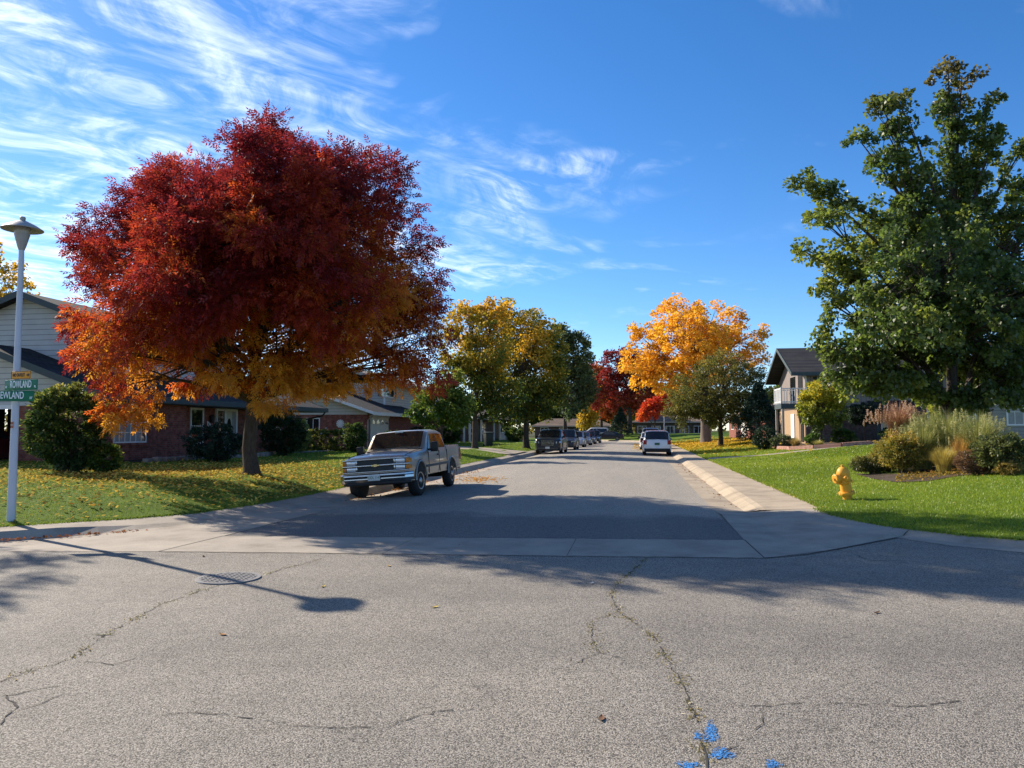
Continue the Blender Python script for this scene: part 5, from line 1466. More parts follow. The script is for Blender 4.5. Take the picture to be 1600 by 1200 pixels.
# ---- big green maple, right
D = 25.5; mb_ = onlawn(1490, D, 'R')
ML = [lobe(1385, 205, 30, 62, D, 0, .7), lobe(1405, 160, 14, 20, D, 0, .4), lobe(1375, 160, 16, 24, D, 0, .4), lobe(1488, 165, 34, 62, D, 0, .8), lobe(1503, 118, 10, 22, D, 0, .3), lobe(1482, 112, 9, 16, D, 0, .3), lobe(1545, 160, 11, 42, D, 0, .3), lobe(1345, 222, 8, 24, D, 0, .3), lobe(1555, 210, 26, 15, D, 0, .5), lobe(1535, 225, 20, 28, D, 0, .6),
      lobe(1402, 285, 46, 54, D), lobe(1495, 265, 42, 72, D), lobe(1262, 286, 30, 12, D, -1, .5), lobe(1305, 305, 34, 18, D, -1, .6), lobe(1290, 348, 52, 20, D, -1, .9), lobe(1255, 392, 28, 15, D, .5, .6), lobe(1310, 410, 62, 38, D), lobe(1440, 390, 105, 82, D), lobe(1560, 385, 95, 90, D), lobe(1300, 475, 38, 34, D), lobe(1375, 500, 80, 66, D), lobe(1510, 510, 100, 85, D), lobe(1600, 510, 85, 100, D), lobe(1290, 528, 22, 14, D), lobe(1345, 550, 36, 36, D, -1), lobe(1322, 585, 34, 36, D, -.5), lobe(1308, 560, 18, 24, D, -.5), lobe(1365, 600, 42, 22, D, -1), lobe(1415, 605, 46, 22, D, -1), lobe(1570, 590, 75, 40, D), lobe(1540, 625, 50, 20, D, -1), lobe(1425, 335, 60, 50, D), lobe(1690, 430, 90, 130, D), lobe(1650, 300, 45, 50, D), lobe(1592, 300, 14, 30, D), lobe(1600, 230, 10, 14, D),
      lobe(1440, 420, 100, 90, D, -3, 2.0), lobe(1420, 520, 85, 55, D, -3, 1.8), lobe(1540, 480, 90, 80, D, -3, 2.0), lobe(1480, 400, 110, 100, D, 3.2, 2.4), lobe(1520, 520, 120, 80, D, 3.2, 2.2), lobe(1410, 520, 85, 60, D, 3, 2)]
def maple_col(pos, rng, idx):
    n = len(pos); cj = rng.normal(0, .09, idx.max() + 1)[idx]
    w = .30 + .20 * fbm(pos, .6, 4.0) + cj + rng.normal(0, .06, n) - .05 * np.clip((pos[:, 0] - 14) / 4, -1, 1) + .10 * np.clip((4 - pos[:, 2]) / 2, 0, 1)  # lit lower left put into the leaf colour as a yellower tone
    c = lerp3(w, [(0, (.045, .08, .022)), (.35, (.09, .13, .03)), (.6, (.18, .20, .035)), (.8, (.28, .28, .04)), (1, (.45, .33, .05))])
    top = np.clip((pos[:, 2] - 12.2) / 1.8 + .6 * fbm(pos, 1.5, 2), 0, 1)[:, None] * .45
    return (c * (1 - top) + np.array([.15, .06, .03]) * top) * rng.uniform(.75, 1.2, (n, 1))
tree('maple_tree', 'tall dark green maple with ragged rust tipped top at the right edge', mb_, ML, .23, 1.7, 900, 78, .14, .115, maple_col, (.26, .48), 'simple', 9, shell=.35, droop=.35, leader=PD(1492, 150, D), flat=.8, dress=4, leafmat='maple')
# second stem of the maple
rt = [o for o in bpy.data.objects if o.name == 'maple_tree'][0]; mm = MB()
mm.tube(bez(Vector((.12, 0, .1)), Vector((.35, 0, 1.9)), Vector((1.6, .3, 5.6)), 8), [.15, .13, .12, .11, .1, .085, .07, .05], 10)
mm.tube(bez(Vector((-.1, 0, 1.4)), Vector((-.9, -.2, 2.6)), Vector((-2.3, -.4, 4.2)), 7), [.10, .09, .08, .065, .05, .035, .02], 8)
mm.build('stem', M['bark'], rt, 50, recalc=False)

# ---- trees down the left side
YG = [(0, (.03, .06, .012)), (.3, (.075, .105, .015)), (.55, (.20, .19, .022)), (.8, (.48, .31, .03)), (1, (.62, .36, .035))]
DG = [(0, (.018, .045, .012)), (.5, (.04, .085, .015)), (.8, (.10, .14, .02)), (1, (.26, .25, .03))]
D = 44
tree('young_tree', 'small leafy green tree between the pickup and the yellow green tree', onlawn(690, D, 'L'), [lobe(690, 640, 46, 36, D), lobe(665, 650, 30, 24, D), lobe(715, 640, 30, 36, D), lobe(700, 600, 26, 26, D), lobe(660, 622, 20, 16, D)], .09, 1.0, 150, 60, .17, .12,
     colramp([(0, (.035, .08, .015)), (.5, (.085, .14, .022)), (1, (.24, .26, .045))], .5, 1, 5, .9, .2), (.28, .5), seed=21, shell=.4)
D = 52
tree('autumn_tree', 'yellow green tree with thin bare limbs just right of the red ash', onlawn(742, D, 'L'), [lobe(735, 505, 40, 30, D), lobe(770, 500, 34, 30, D), lobe(722, 560, 34, 42, D, 0, 2.5), lobe(760, 560, 44, 46, D), lobe(735, 615, 46, 40, D), lobe(780, 610, 44, 44, D), lobe(760, 545, 40, 60, D, -2, 1.8), lobe(700, 520, 14, 20, D)], .19, 2.2, 260, 62, .21, .15,
     colramp(YG, .75, 2, 10, .55, .22, .09, 3), (.4, .75), seed=22, shell=.45)
D = 62
tree('autumn_tree', 'broad tree turning from green to gold, leaning over the black truck', ST(-8.9, D - .6, zl(ST(-8.9, D - .6), 'L')), [lobe(795, 500, 36, 34, D), lobe(825, 520, 44, 40, D), lobe(785, 565, 44, 52, D), lobe(840, 570, 42, 50, D), lobe(860, 545, 24, 36, D), lobe(800, 630, 44, 34, D), lobe(850, 625, 36, 30, D), lobe(815, 570, 60, 70, D, -2.4, 2), lobe(875, 590, 16, 30, D)], .24, 2.4, 330, 66, .24, .17,
     colramp(YG, .7, 2, 12, .5, .26, .10, 6), (.45, .85), seed=23, shell=.45)
D = 98
tree('dark_tree', 'dark green narrow tree behind the gold tree on the left', ST(-9.2, D, zl(ST(-9.2, D), 'L')), [lobe(880, 555, 22, 48, D), lobe(900, 560, 24, 50, D), lobe(895, 610, 34, 46, D), lobe(915, 600, 16, 40, D), lobe(868, 530, 16, 26, D)], .26, 2.2, 240, 60, .34, .25, colramp([(0, (.035, .065, .03)), (.5, (.07, .105, .045)), (1, (.22, .22, .06))], .2, 2, 14, .4, .22, .1, 2), (.6, 1.1), seed=24, shell=.5)
D = 137
tree('gold_tree', 'small gold tree at the bend above the parked cars', PD(922, 680, D) * 1, [lobe(922, 640, 14, 26, D), lobe(930, 615, 12, 24, D), lobe(915, 655, 12, 16, D)], .2, 2.0, 110, 50, .40, .3, colramp([(0, (.16, .14, .02)), (.4, (.45, .32, .03)), (1, (.62, .40, .04))], .4, 1, 9, .4, .2), (.6, 1.1), seed=25)
D = 143
tree('rust_tree', 'rusty orange tree at the bend left of the dark red tree', PD(940, 680, D), [lobe(938, 600, 20, 34, D), lobe(950, 630, 22, 26, D), lobe(925, 585, 12, 20, D), lobe(962, 645, 18, 16, D)], .28, 2.5, 170, 50, .42, .3, colramp([(0, (.25, .11, .03)), (.5, (.42, .12, .03)), (1, (.30, .05, .025))], .3, 1, 12, .35, .2), (.7, 1.3), seed=26)
D = 127
tree('dark_red_tree', 'dark red tree with forked black trunk closing the street view', PD(984, 676, D), [lobe(965, 570, 26, 28, D), lobe(990, 590, 30, 36, D), lobe(945, 600, 22, 26, D), lobe(1005, 625, 26, 26, D), lobe(965, 620, 26, 22, D), lobe(990, 560, 16, 16, D), lobe(925, 615, 20, 26, D), lobe(1010, 580, 20, 26, D)], .42, 2.4, 280, 52, .38, .27, colramp([(0, (.42, .10, .025)), (.4, (.27, .035, .02)), (1, (.16, .018, .02))], .5, 3, 14, .35, .22, .1, 4), (.7, 1.25), seed=27, shell=.4)
D = 112
tree('scarlet_tree', 'small scarlet tree low under the golden crown', PD(1022, 684, D), [lobe(1018, 640, 15, 15, D), lobe(1032, 630, 14, 18, D), lobe(1005, 648, 9, 9, D)], .14, 1.2, 100, 46, .32, .24, colramp([(0, (.60, .20, .03)), (.45, (.55, .07, .025)), (1, (.38, .03, .02))], .1, 1, 6, .5, .3), (.45, .8), seed=28)
def spruce(name, label, base, h, r, n, seed, cols):
    rng = np.random.default_rng(seed); base = Vector(base); t = thing(name, label, 'tree', base)
    k = n; f = rng.random(k) ** .7; th = rng.uniform(0, 6.283, k); rr = r * (1 - f) * rng.uniform(.45, 1.05, k)
    tier = .12 * np.sin(f * 40)
    cen = np.c_[np.cos(th) * rr * (1 + tier), np.sin(th) * rr * (1 + tier), .25 + f * (h - .3)] + np.array(base)
    out = np.c_[np.cos(th), np.sin(th), -.2 * np.ones(k)]
    V, C = leaves(cen, np.full(k, .10 * r + .05), 26, .26, .07, colramp(cols, .1, 0, 8, 1, .2), rng, 'simple', out, .3)
    quads_object('crown', V, C, M['needle'], t, 4, base)
    MB().tube([(0, 0, -.2), (0, 0, h * .5), (0, 0, h * .98)], [.06 * r + .05, .04 * r, .01], 8).build('trunk', M['bark'], t, 40)
    return t
SPR = [(0, (.010, .022, .012)), (.6, (.02, .045, .02)), (1, (.05, .08, .03))]
spruce('spruce_tree', 'low dark spruce under the dark red tree at the bend', PD(970, 682, 123), 4.6, 2.2, 330, 31, SPR)
spruce('spruce_tree', 'pointed dark spruce left of the red trunk at the bend', PD(962, 682, 130), 3.4, 1.6, 200, 32, SPR)

# ---- right side trees
D = 78
gb = onlawn(1103, D, 'R')
tree('golden_tree', 'large golden yellow tree with pale thick trunk on the right side of the street', gb, [lobe(1060, 510, 55, 48, D), lobe(1010, 545, 38, 44, D), lobe(1110, 505, 55, 42, D), lobe(1160, 530, 40, 36, D), lobe(1000, 580, 36, 26, D), lobe(1080, 560, 70, 48, D), lobe(1180, 560, 24, 24, D), lobe(1040, 590, 50, 28, D), lobe(1075, 530, 60, 50, D, -4, 3.2), lobe(1110, 550, 70, 50, D, 4, 3.5)], .50, 4.0, 480, 60, .27, .21,
     colramp([(0, (.42, .24, .02)), (.4, (.66, .36, .03)), (.75, (.80, .46, .04)), (1, (.62, .28, .035))], .1, 4, 14, .45, .24, .1, 3), (.5, .95), seed=41, bark='bark_grey', shell=.45)
D = 64
tree('olive_tree_round', 'round olive green tree with short dark trunk beside the street at right', onlawn(1126, D, 'R'), [lobe(1090, 620, 50, 46, D), lobe(1130, 590, 48, 44, D), lobe(1165, 615, 40, 44, D), lobe(1065, 645, 30, 28, D), lobe(1120, 640, 66, 30, D), lobe(1135, 565, 26, 20, D), lobe(1110, 610, 60, 46, D, -2.6, 1.6), lobe(1185, 635, 26, 26, D, -1), lobe(1170, 600, 30, 36, D, -1)], .20, 1.5, 420, 66, .19, .10,
     colramp([(0, (.045, .06, .018)), (.4, (.095, .105, .025)), (.75, (.19, .16, .035)), (1, (.34, .22, .045))], .25, 2, 8, .6, .2, .1, 5), (.36, .62), seed=42, shell=.45)
bpy.data.objects['olive_tree_round'].name = 'street_tree'
spruce('juniper_tree', 'broad blue green juniper between the olive tree and the grey house', onlawn(1186, 60, 'R'), 4.6, 2.6, 420, 43, [(0, (.012, .03, .02)), (.6, (.025, .06, .035)), (1, (.06, .09, .05))])
# backdrop trees
def back(px, d, h, w, seed, cols, name, label, base_py=None):
    k = d / F; b = PD(px, 684, d); top = 672 - (h - HC) / k; mid = (top + 664) / 2
    rx = w / k / 2; ry = (664 - top) / 2
    tree(name, label, (b.x, b.y, .3), [lobe(px, mid, rx * .8, ry * .9, d), lobe(px - rx * .45, mid + ry * .2, rx * .5, ry * .6, d), lobe(px + rx * .45, mid + ry * .15, rx * .5, ry * .65, d), lobe(px + rx * .1, top + ry * .45, rx * .45, ry * .42, d)], .25, 2.2, 200, 50, .0042 * d, .003 * d, colramp(cols, .3, 2, h, .35, .24, .1, seed), (.012 * d * .6, .012 * d * 1.1), seed=seed, shell=.5)
back(-20, 44, 13.0, 7.0, 51, YG, 'backyard_tree', 'green and yellow tree rising behind the corner house gable')
back(545, 92, 9.0, 12, 52, DG, 'backyard_tree', 'dark green tree behind the cream neighbour house')
back(1230, 98, 7.5, 9, 53, DG, 'backyard_tree', 'green tree behind the brick ranch left of the grey house')
back(655, 118, 9, 14, 54, YG, 'backyard_tree', 'mixed yellow tree far behind the young green tree')
back(845, 168, 11, 20, 55, DG, 'backyard_tree', 'dark tree far beyond the bend at left')
back(1045, 160, 11, 22, 56, YG, 'backyard_tree', 'yellowish tree far beyond the tan ranch house')
back(985, 190, 10, 26, 57, DG, 'backyard_tree', 'dark green tree farthest beyond the street bend')
back(1560, 78, 9, 16, 58, DG, 'backyard_tree', 'green tree behind the grey house wing at right')
back(1400, 84, 8, 14, 59, YG, 'backyard_tree', 'yellow green tree behind the grey house roof')
back(250, 66, 10, 14, 60, DG, 'backyard_tree', 'green tree behind the red ash crown')
rng = np.random.default_rng(63); k = 1500; xx = rng.uniform(-190, 210, k); yy = 235 + rng.uniform(0, 30, k); hh = 5.5 + 2.5 * np.sin(xx * .11) + 1.5 * np.sin(xx * .37)
cen = np.c_[xx, yy, np.abs(hh) * rng.random(k) ** .8]
V, C = leaves(cen, np.full(k, 1.6), 22, 1.1, .8, colramp([(0, (.02, .04, .015)), (.4, (.05, .07, .02)), (.7, (.18, .14, .03)), (1, (.25, .07, .03))], 0, 0, 1, .05, .35, .05), rng)
tag(quads_object('far_treeline', V, C, M['leaf']), 'mixed green and autumn treeline closing the horizon beyond the houses', 'treeline', None, 'stuff')
# tree standing out of frame at the left, whose shadow falls on the corner
rng = np.random.default_rng(64)
P = scatter(VR, TR, 700, lambda P: np.where(inview(P) & (P[:, 1] < 45), 1.0, 0), rng); P = P[~blocked(P)]
litter('fallen_leaves', P, .055, [(0, (.35, .22, .06)), (1, (.62, .50, .16))], 65, 'few small dry leaves sprinkled over the right lawn', lift=.03)
bx = Vector((-18.5, 18.2, .4))
tree('corner_tree', 'yellow tree outside the left edge of the photo throwing shade on the road corner', bx, [(-18.5, 18.2, 6.5, 2.0, 2.0, 1.8), (-17.4, 17.9, 8.3, 1.3, 1.4, 1.2), (-19.2, 18.6, 8.0, 1.4, 1.4, 1.3)], .16, 2.4, 90, 50, .14, .11, colramp(YG, .5, 3, 9), (.35, .6), seed=61)

# ---- shrubs, left
p = gp(86, 740, 'L')
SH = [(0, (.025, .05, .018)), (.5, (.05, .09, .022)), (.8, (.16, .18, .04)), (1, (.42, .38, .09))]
shrub('corner_shrub', 'large loose green shrub with sunlit yellow top beside the garage', (p.x + .05, p.y + .4, p.z), (.95, .85, 2.35), 240, 60, .13, .055, colramp(SH, .75, .5, 3.1, 1.4, .16), .19, 71)  # sunlit top is put into the leaf colour, yellower with height
p = gp(128, 741, 'L'); shrub('corner_shrub', 'low dark shrub at the brick corner right of the large loose shrub', (p.x + .2, p.y + .7, p.z), (.4, .4, .75), 90, 40, .10, .05, colramp(DG, .1), .13, 72)
p = gp(322, 723, 'L'); shrub('round_shrub', 'dense dark rounded evergreen shrub before the porch door', (p.x, p.y + .8, p.z), (1.0, .9, 1.32), 330, 46, .085, .035, colramp([(0, (.012, .03, .02)), (.6, (.02, .05, .03)), (1, (.05, .085, .04))], 0), .12, 73, leafmat='needle')
p = onlawn(440, 35, 'L'); shrub('porch_shrub', 'tall dark shrub right of the ash trunk by the house wall', p, (1.0, .8, 1.95), 200, 50, .12, .06, colramp([(0, (.015, .035, .016)), (.7, (.035, .06, .02)), (1, (.10, .06, .03))], 0), .2, 74)
p = onlawn(470, 39.5, 'L'); shrub('porch_shrub', 'pale leaved upright shrub under the roof corner', p, (.42, .4, 1.7), 90, 40, .12, .07, colramp([(0, (.06, .10, .02)), (1, (.32, .32, .08))], .3, 0, 2), .16, 75)
p = onlawn(515, 43.0, 'L'); h = shrub('clipped_hedge', 'green boxed hedge dotted with white flowers in front of the cream house', p, (1.75, .5, 1.15), 330, 46, .10, .06, colramp([(0, (.045, .075, .02)), (.6, (.11, .14, .03)), (1, (.26, .25, .06))], .3, 0, 1.6, 1.6), .12, 76, boxy=5, cat='hedge')
rng = np.random.default_rng(77); fl = np.array([(p.x + rng.uniform(-1.6, 1.6), p.y - .45 + rng.uniform(-.1, .5), p.z + rng.uniform(.7, 1.3)) for _ in range(26)])
V, C = leaves(fl, np.full(len(fl), .05), 9, .07, .06, lambda a, r, i: np.full((len(a), 3), .75), rng); quads_object('flowers', V, C, M['litter'], h, 4, p)
p = onlawn(556, 39, 'L'); shrub('porch_shrub', 'olive green shrub just left of the pickup windscreen', p, (.55, .5, 1.45), 130, 46, .10, .05, colramp(SH, .4, .3, 2), .15, 78)
p = onlawn(615, 47, 'L'); shrub('porch_shrub', 'dull green shrub behind the pickup cab by the garage door', p, (.8, .6, 1.1), 110, 40, .12, .06, colramp(DG, .2), .16, 79)
for i, (px, d, nm) in enumerate(((655, 60, 'green foundation shrub at the foot of the cream house upper floor'), (700, 66, 'low shrub before the shaded porch posts'), (806, 80, 'rounded shrub near the porch railing'))):
    p = onlawn(px, d, 'L'); shrub('porch_shrub', nm, p, (1.1, .9, 1.3), 110, 40, .16, .09, colramp(DG, .2), .2, 80 + i)
# ---- shrubs, right house
p = onlawn(1195, 47.5, 'R'); shrub('round_shrub', 'dark dome shaped yew at the left end of the brick edging', p, (.75, .75, 1.35), 260, 44, .09, .035, colramp(SPR, 0), .12, 84, leafmat='needle')
p = onlawn(1221, 46.5, 'R'); shrub('flower_shrub', 'grey green low shrub beside the dark yew', p, (.72, .6, .85), 130, 44, .09, .035, colramp([(0, (.05, .08, .035)), (1, (.16, .19, .09))], 0), .12, 85)
p = onlawn(1243, 45, 'R'); tuft('grass_clump', 'straw coloured rounded grass clump by the brick edging', p, .55, .72, 1100, .012, [(0, (.22, .16, .06)), (1, (.48, .38, .16))], 86, .9)
p = onlawn(1272, 45.5, 'R'); shrub('flower_shrub', 'small round bright green shrub under the yellow green viburnum', p, (.5, .45, .75), 110, 40, .08, .04, colramp([(0, (.04, .10, .02)), (1, (.13, .22, .04))], 0), .1, 87)
p = onlawn(1278, 43.5, 'R'); tuft('grass_clump', 'pale low grass clump spilling over the brick edging', p, .5, .45, 800, .012, [(0, (.25, .24, .07)), (1, (.45, .42, .15))], 88, 1.0)
p = onlawn(1283, 44.5, 'R'); D = 44.5
tree('viburnum', 'yellow green viburnum bush tree before the grey house wall', p, [lobe(1283, 620, 30, 26, D), lobe(1268, 640, 26, 26, D), lobe(1300, 640, 24, 28, D), lobe(1283, 655, 32, 18, D), lobe(1298, 608, 18, 14, D), lobe(1285, 635, 34, 34, D, -.6, .6)], .07, .5, 190, 52, .14, .10,
     colramp([(0, (.05, .09, .015)), (.4, (.15, .19, .025)), (.75, (.34, .32, .03)), (1, (.50, .40, .04))], .7, 1, 4.2, 1.0, .16), (.22, .4), seed=89, cat='shrub')
p = onlawn(1352, 46.5, 'R'); tp = shrub('topiary', 'dark oval topiary on a stem in the shade of the maple', (p.x, p.y, p.z + .95), (1.05, .9, 1.35), 330, 44, .09, .04, colramp(SPR, 0), .12, 90, leafmat='needle')
MB().tube([(0, 0, -1.1), (0, 0, .3)], [.07, .05], 8).build('trunk', M['bark'], tp, 40)
for i, (px, d, nm) in enumerate(((1318, 44, 'low dark shrub at the grey house wall left of the topiary'), (1395, 45, 'brown green shrub under the small white framed window'), (1425, 46, 'grey green shrub behind the potted grass'))):
    p = onlawn(px, d, 'R'); shrub('flower_shrub', nm, p, (.7, .6, .8), 100, 40, .10, .05, colramp(DG, .2), .14, 91 + i)
p = onlawn(1466, 31, 'R'); shrub('flower_shrub', 'bright yellow green shrub behind the maple trunk', p, (.42, .4, 1.9), 120, 44, .11, .09, colramp([(0, (.12, .18, .03)), (1, (.45, .44, .07))], 0), .16, 95)
# brick edging wall
e = thing('brick_edging', 'curved pinkish brick edging wall below the grey house shrubs', 'edging', ST(8.5, 46, zl(ST(8.5, 46), 'R')), 0)
arc = [(9.3, 57), (8.6, 52), (8.25, 48), (8.5, 45.6), (9.4, 43.9), (10.6, 43.1), (12.2, 43.6)]
mb = MB()
arc = [tuple(Vector(a).lerp(Vector(b), q / 4)) for a, b in zip(arc, arc[1:]) for q in range(4)] + [arc[-1]]
for (a, b) in zip(arc, arc[1:]):
    A_, B_ = ST(*a), ST(*b); za, zb2 = zl(A_, 'R'), zl(B_, 'R'); nn = (B_ - A_).cross(Vector((0, 0, 1))).normalized() * .11
    o0 = e.location
    mb.add([Vector((q.x, q.y, z)) - o0 for q, z in ((A_ - nn, za - .2), (A_ + nn, za - .2), (B_ + nn, zb2 - .2), (B_ - nn, zb2 - .2), (A_ - nn, za + .2), (A_ + nn, za + .2), (B_ + nn, zb2 + .2), (B_ - nn, zb2 + .2))], [(0, 3, 2, 1), (4, 5, 6, 7), (0, 1, 5, 4), (1, 2, 6, 5), (2, 3, 7, 6), (3, 0, 4, 7)])
mb.build('brick_course', M['brick_pink'], e)
# stone edging of the left bed
e = thing('stone_edging', 'low grey stone edging along the shaded bed of the corner house', 'edging', ST(-16.6, 28, zl(ST(-16.6, 28), 'L')), 0); mb = MB(); rr = random.Random(4)
seq = [(-17.0, 24.4), (-16.5, 28), (-16.1, 31.5), (-16.7, 33.3)]
for a, b in zip(seq, seq[1:]):
    n = int((Vector(b) - Vector(a)).length / .42)
    for k in range(n):
        t_ = a[0] + (b[0] - a[0]) * (k + .5) / n; s_ = a[1] + (b[1] - a[1]) * (k + .5) / n; q = ST(t_, s_) - e.location; q.z = zl(ST(t_, s_), 'L') - e.location.z
        mb.add([(q.x + dx * (.11 + rr.uniform(-.02, .02)), q.y + dy * (.19 + rr.uniform(-.02, .01)), q.z + dz) for dz in (-.1, .15 + rr.uniform(-.03, .04)) for dx, dy in ((-1, -1), (1, -1), (1, 1), (-1, 1))], [(0, 3, 2, 1), (4, 5, 6, 7), (0, 1, 5, 4), (1, 2, 6, 5), (2, 3, 7, 6), (3, 0, 4, 7)])
mb.build('stone', M['stone'], e, bevel=.025)
p = gp(381, 716, 'L'); p = ST(-17.3, 34.6, .5); t = thing('flower_pot', 'red glazed flower pot beside the porch door', 'flower pot', p)
MB().lathe([(.12, 0), (.2, .3), (.21, .36), (.17, .36), (.15, .3)], 18).build('pot', M['terracotta'], t, 40)
V, C = leaves(np.array([[p.x, p.y, p.z + .48]]), np.array([.17]), 120, .1, .05, colramp([(0, (.25, .02, .03)), (1, (.05, .09, .02))], 0), np.random.default_rng(5)); quads_object('foliage', V, C, M['leaf'], t, 4, p)
# heron ornament
p = gp(252, 716, 'L'); t = thing('heron_statue', 'slim pale heron statue standing in the bed by the brick wall', 'statue', (p.x, p.y, p.z))
mb = MB(); mb.tube([(-.05, 0, 0), (-.03, 0, .32)], .012, 6); mb.tube([(.03, 0, 0), (.02, 0, .32)], .012, 6); mb.build('leg', M['iron'], t)
mb = MB(); mb.tube([(-.24, 0, .30), (-.12, 0, .38), (0, 0, .43), (.10, 0, .47), (.14, 0, .53)], [.01, .06, .08, .06, .03], 8); mb.tube([(.13, 0, .51), (.17, 0, .62), (.12, 0, .72), (.13, 0, .80), (.18, 0, .83), (.33, 0, .79)], [.032, .024, .02, .024, .028, .004], 8); mb.build('body', M['white'], t, 60)

# ---- island bed, right
def bp(px, py, dz=0): q = gp(px, py, 'R', .5); return Vector((q.x, q.y, q.z + .03 + dz))
SPK = [(0, (.06, .085, .02)), (.35, (.16, .16, .03)), (.65, (.42, .33, .05)), (1, (.34, .17, .07))]
p = bp(1425, 741); shrub('bed_shrub', 'speckled yellow and bronze shrub at the front of the island bed', (p.x, p.y + .5, p.z), (.64, .6, 1.1), 300, 44, .07, .024, colramp(SPK, .2, .4, 1.7, 2.2, .2, .2), .13, 101, stems=18, shell=.5)
p = bp(1372, 741); shrub('bed_shrub', 'low dark spreading shrub at the left tip of the island bed', (p.x, p.y + .3, p.z), (.62, .4, .5), 150, 40, .075, .024, colramp([(0, (.03, .045, .018)), (.6, (.07, .085, .03)), (1, (.22, .2, .06))], .2, .4, 1, 2), .11, 102)
p = bp(1400, 739); shrub('bed_shrub', 'olive shrub between the low dark shrub and the speckled one', (p.x, p.y + .45, p.z), (.5, .45, .85), 140, 42, .075, .026, colramp([(0, (.05, .06, .02)), (.6, (.15, .14, .03)), (1, (.36, .3, .06))], .3, .4, 1.4, 2), .11, 103)
GR = [(0, (.10, .14, .045)), (.5, (.22, .26, .09)), (1, (.46, .44, .18))]
for i, (px, py, dd_, r, h, n, lab) in enumerate(((1478, 738, 1.2, .95, 1.45, 2400, 'pale green feathery grass clump left of centre in the island bed'), (1512, 735, 1.9, 1.05, 1.75, 2600, 'tall feathery green grass clump at the middle of the island bed'), (1548, 734, 2.0, 1.05, 1.7, 2600, 'tall blue green grass clump right of the middle clump'), (1590, 736, 1.6, 1.0, 1.6, 2300, 'green grass clump at the right end of the photographed bed'), (1492, 742, .5, .6, .8, 1000, 'short yellowing grass clump at the bed front'))):
    p = bp(px, py); tuft('grass_clump', lab, (p.x, p.y + dd_, p.z), r, h, n, .010, GR if i < 4 else [(0, (.25, .2, .05)), (1, (.5, .42, .12))], 110 + i, .75, plumes=60 if i < 4 else 0, plume_col=((.22, .24, .1), (.5, .48, .25)))
p = bp(1537, 743); shrub('seedhead_clump', 'rusty brown mound of dried seed heads at the bed front', (p.x, p.y + .35, p.z), (.45, .36, .6), 150, 42, .06, .018, colramp([(0, (.07, .05, .04)), (.6, (.17, .10, .06)), (1, (.40, .22, .08))], .5, .4, 1.2, 2.5), .09, 120, stems=16)
p = bp(1535, 738); tuft('grass_clump', 'orange tinted grass clump behind the brown seed heads', (p.x, p.y + .9, p.z), .5, 1.0, 900, .009, [(0, (.32, .18, .05)), (1, (.55, .36, .12))], 121, .6)
p = bp(1605, 742); shrub('bed_shrub', 'dark leafy shrub at the right edge of the island bed', (p.x, p.y + .8, p.z), (.7, .6, .85), 200, 44, .085, .04, colramp([(0, (.05, .07, .025)), (.6, (.11, .13, .04)), (1, (.24, .22, .08))], .2), .14, 122)
p = bp(1575, 746); shrub('bed_shrub', 'small amber tufted shrub in front of the dark leafy shrub', (p.x + .3, p.y + .4, p.z), (.3, .25, .32), 80, 36, .065, .02, colramp([(0, (.10, .10, .03)), (1, (.40, .28, .07))], .2), .09, 123)
# urn with fountain grass
q = onlawn(1405, 27.5, 'R'); t = thing('planter_urn', 'tall terracotta urn standing behind the speckled shrub', 'urn', q)
MB().lathe([(.2, 0), (.22, .05), (.2, .1), (.27, .4), (.31, .75), (.30, .84), (.34, .88), (.34, .93), (.28, .93), (.26, .85)], 24).build('urn', M['terracotta'], t, 40)
tuft('fountain_grass', 'bronze pink fountain grass spraying out of the terracotta urn', (q.x, q.y, q.z + .9), .95, 1.25, 1900, .010, [(0, (.12, .05, .04)), (.5, (.32, .17, .12)), (1, (.55, .38, .28))], 124, 1.15, plumes=80, plume_col=((.36, .22, .18), (.62, .48, .38)))
p = onlawn(1385, 26.5, 'R'); t = structure(MB().box(-.6, .6, -.5, .5, -.05, .03).build('stepping_slab', M['concrete'], None, loc=(p.x, p.y, p.z)))
# creeping cover at the bed front
rng = np.random.default_rng(130); k = 2600; f = rng.random(k)
px = 1400 + 260 * f; P = np.array([tuple(PG(x, 747 + rng.normal(0, 2.0) - 3 * rng.random(), .42)) for x in px]); P[:, 2] = zlawn(P, 'R') + .05
litter('ground_cover', P, .06, [(0, (.10, .11, .02)), (.5, (.30, .22, .04)), (1, (.42, .20, .05))], 131, 'amber and green creeping cover along the front of the island bed', 'ground cover', .8)

# ================================================================== FALLEN LEAVES
YEL = [(0, (.20, .10, .035)), (.25, (.42, .25, .05)), (.6, (.62, .45, .09)), (1, (.66, .50, .14))]
def wl(P):
    d = np.hypot(P[:, 0] - ash_base.x + 1.2, P[:, 1] - ash_base.y + .2); return np.where(inview(P) | (P[:, 1] > 14), np.exp(-(d / 5.6) ** 2) + .07 * np.exp(-(d / 14) ** 2), 0)
P = scatter(VL, TL, 12500, wl, np.random.default_rng(140)); P = P[~blocked(P)]
litter('fallen_leaves', P, .10, YEL, 141, 'yellow and brown leaves scattered over the lawn under the red ash', lift=.03)
def gutter(t0, t1, s0, s1, n, seed, z, size=.075, stops=None, label='', clump=1.0):
    rng = np.random.default_rng(seed); s = rng.uniform(s0, s1, n); keep = (np.sin(s * 2.1 * clump + seed) + np.sin(s * 5.3 * clump) * .6 + rng.uniform(-.8, 1.2, n)) > 0
    s = s[keep]; t = rng.uniform(t0, t1, len(s)); P = np.array([tuple(path(a, b)) for a, b in zip(t, s)]); P[:, 2] = z
    litter('fallen_leaves', P, size, stops or [(0, (.16, .07, .03)), (.5, (.42, .18, .05)), (1, (.58, .30, .08))], seed + 1, label, lift=.012)
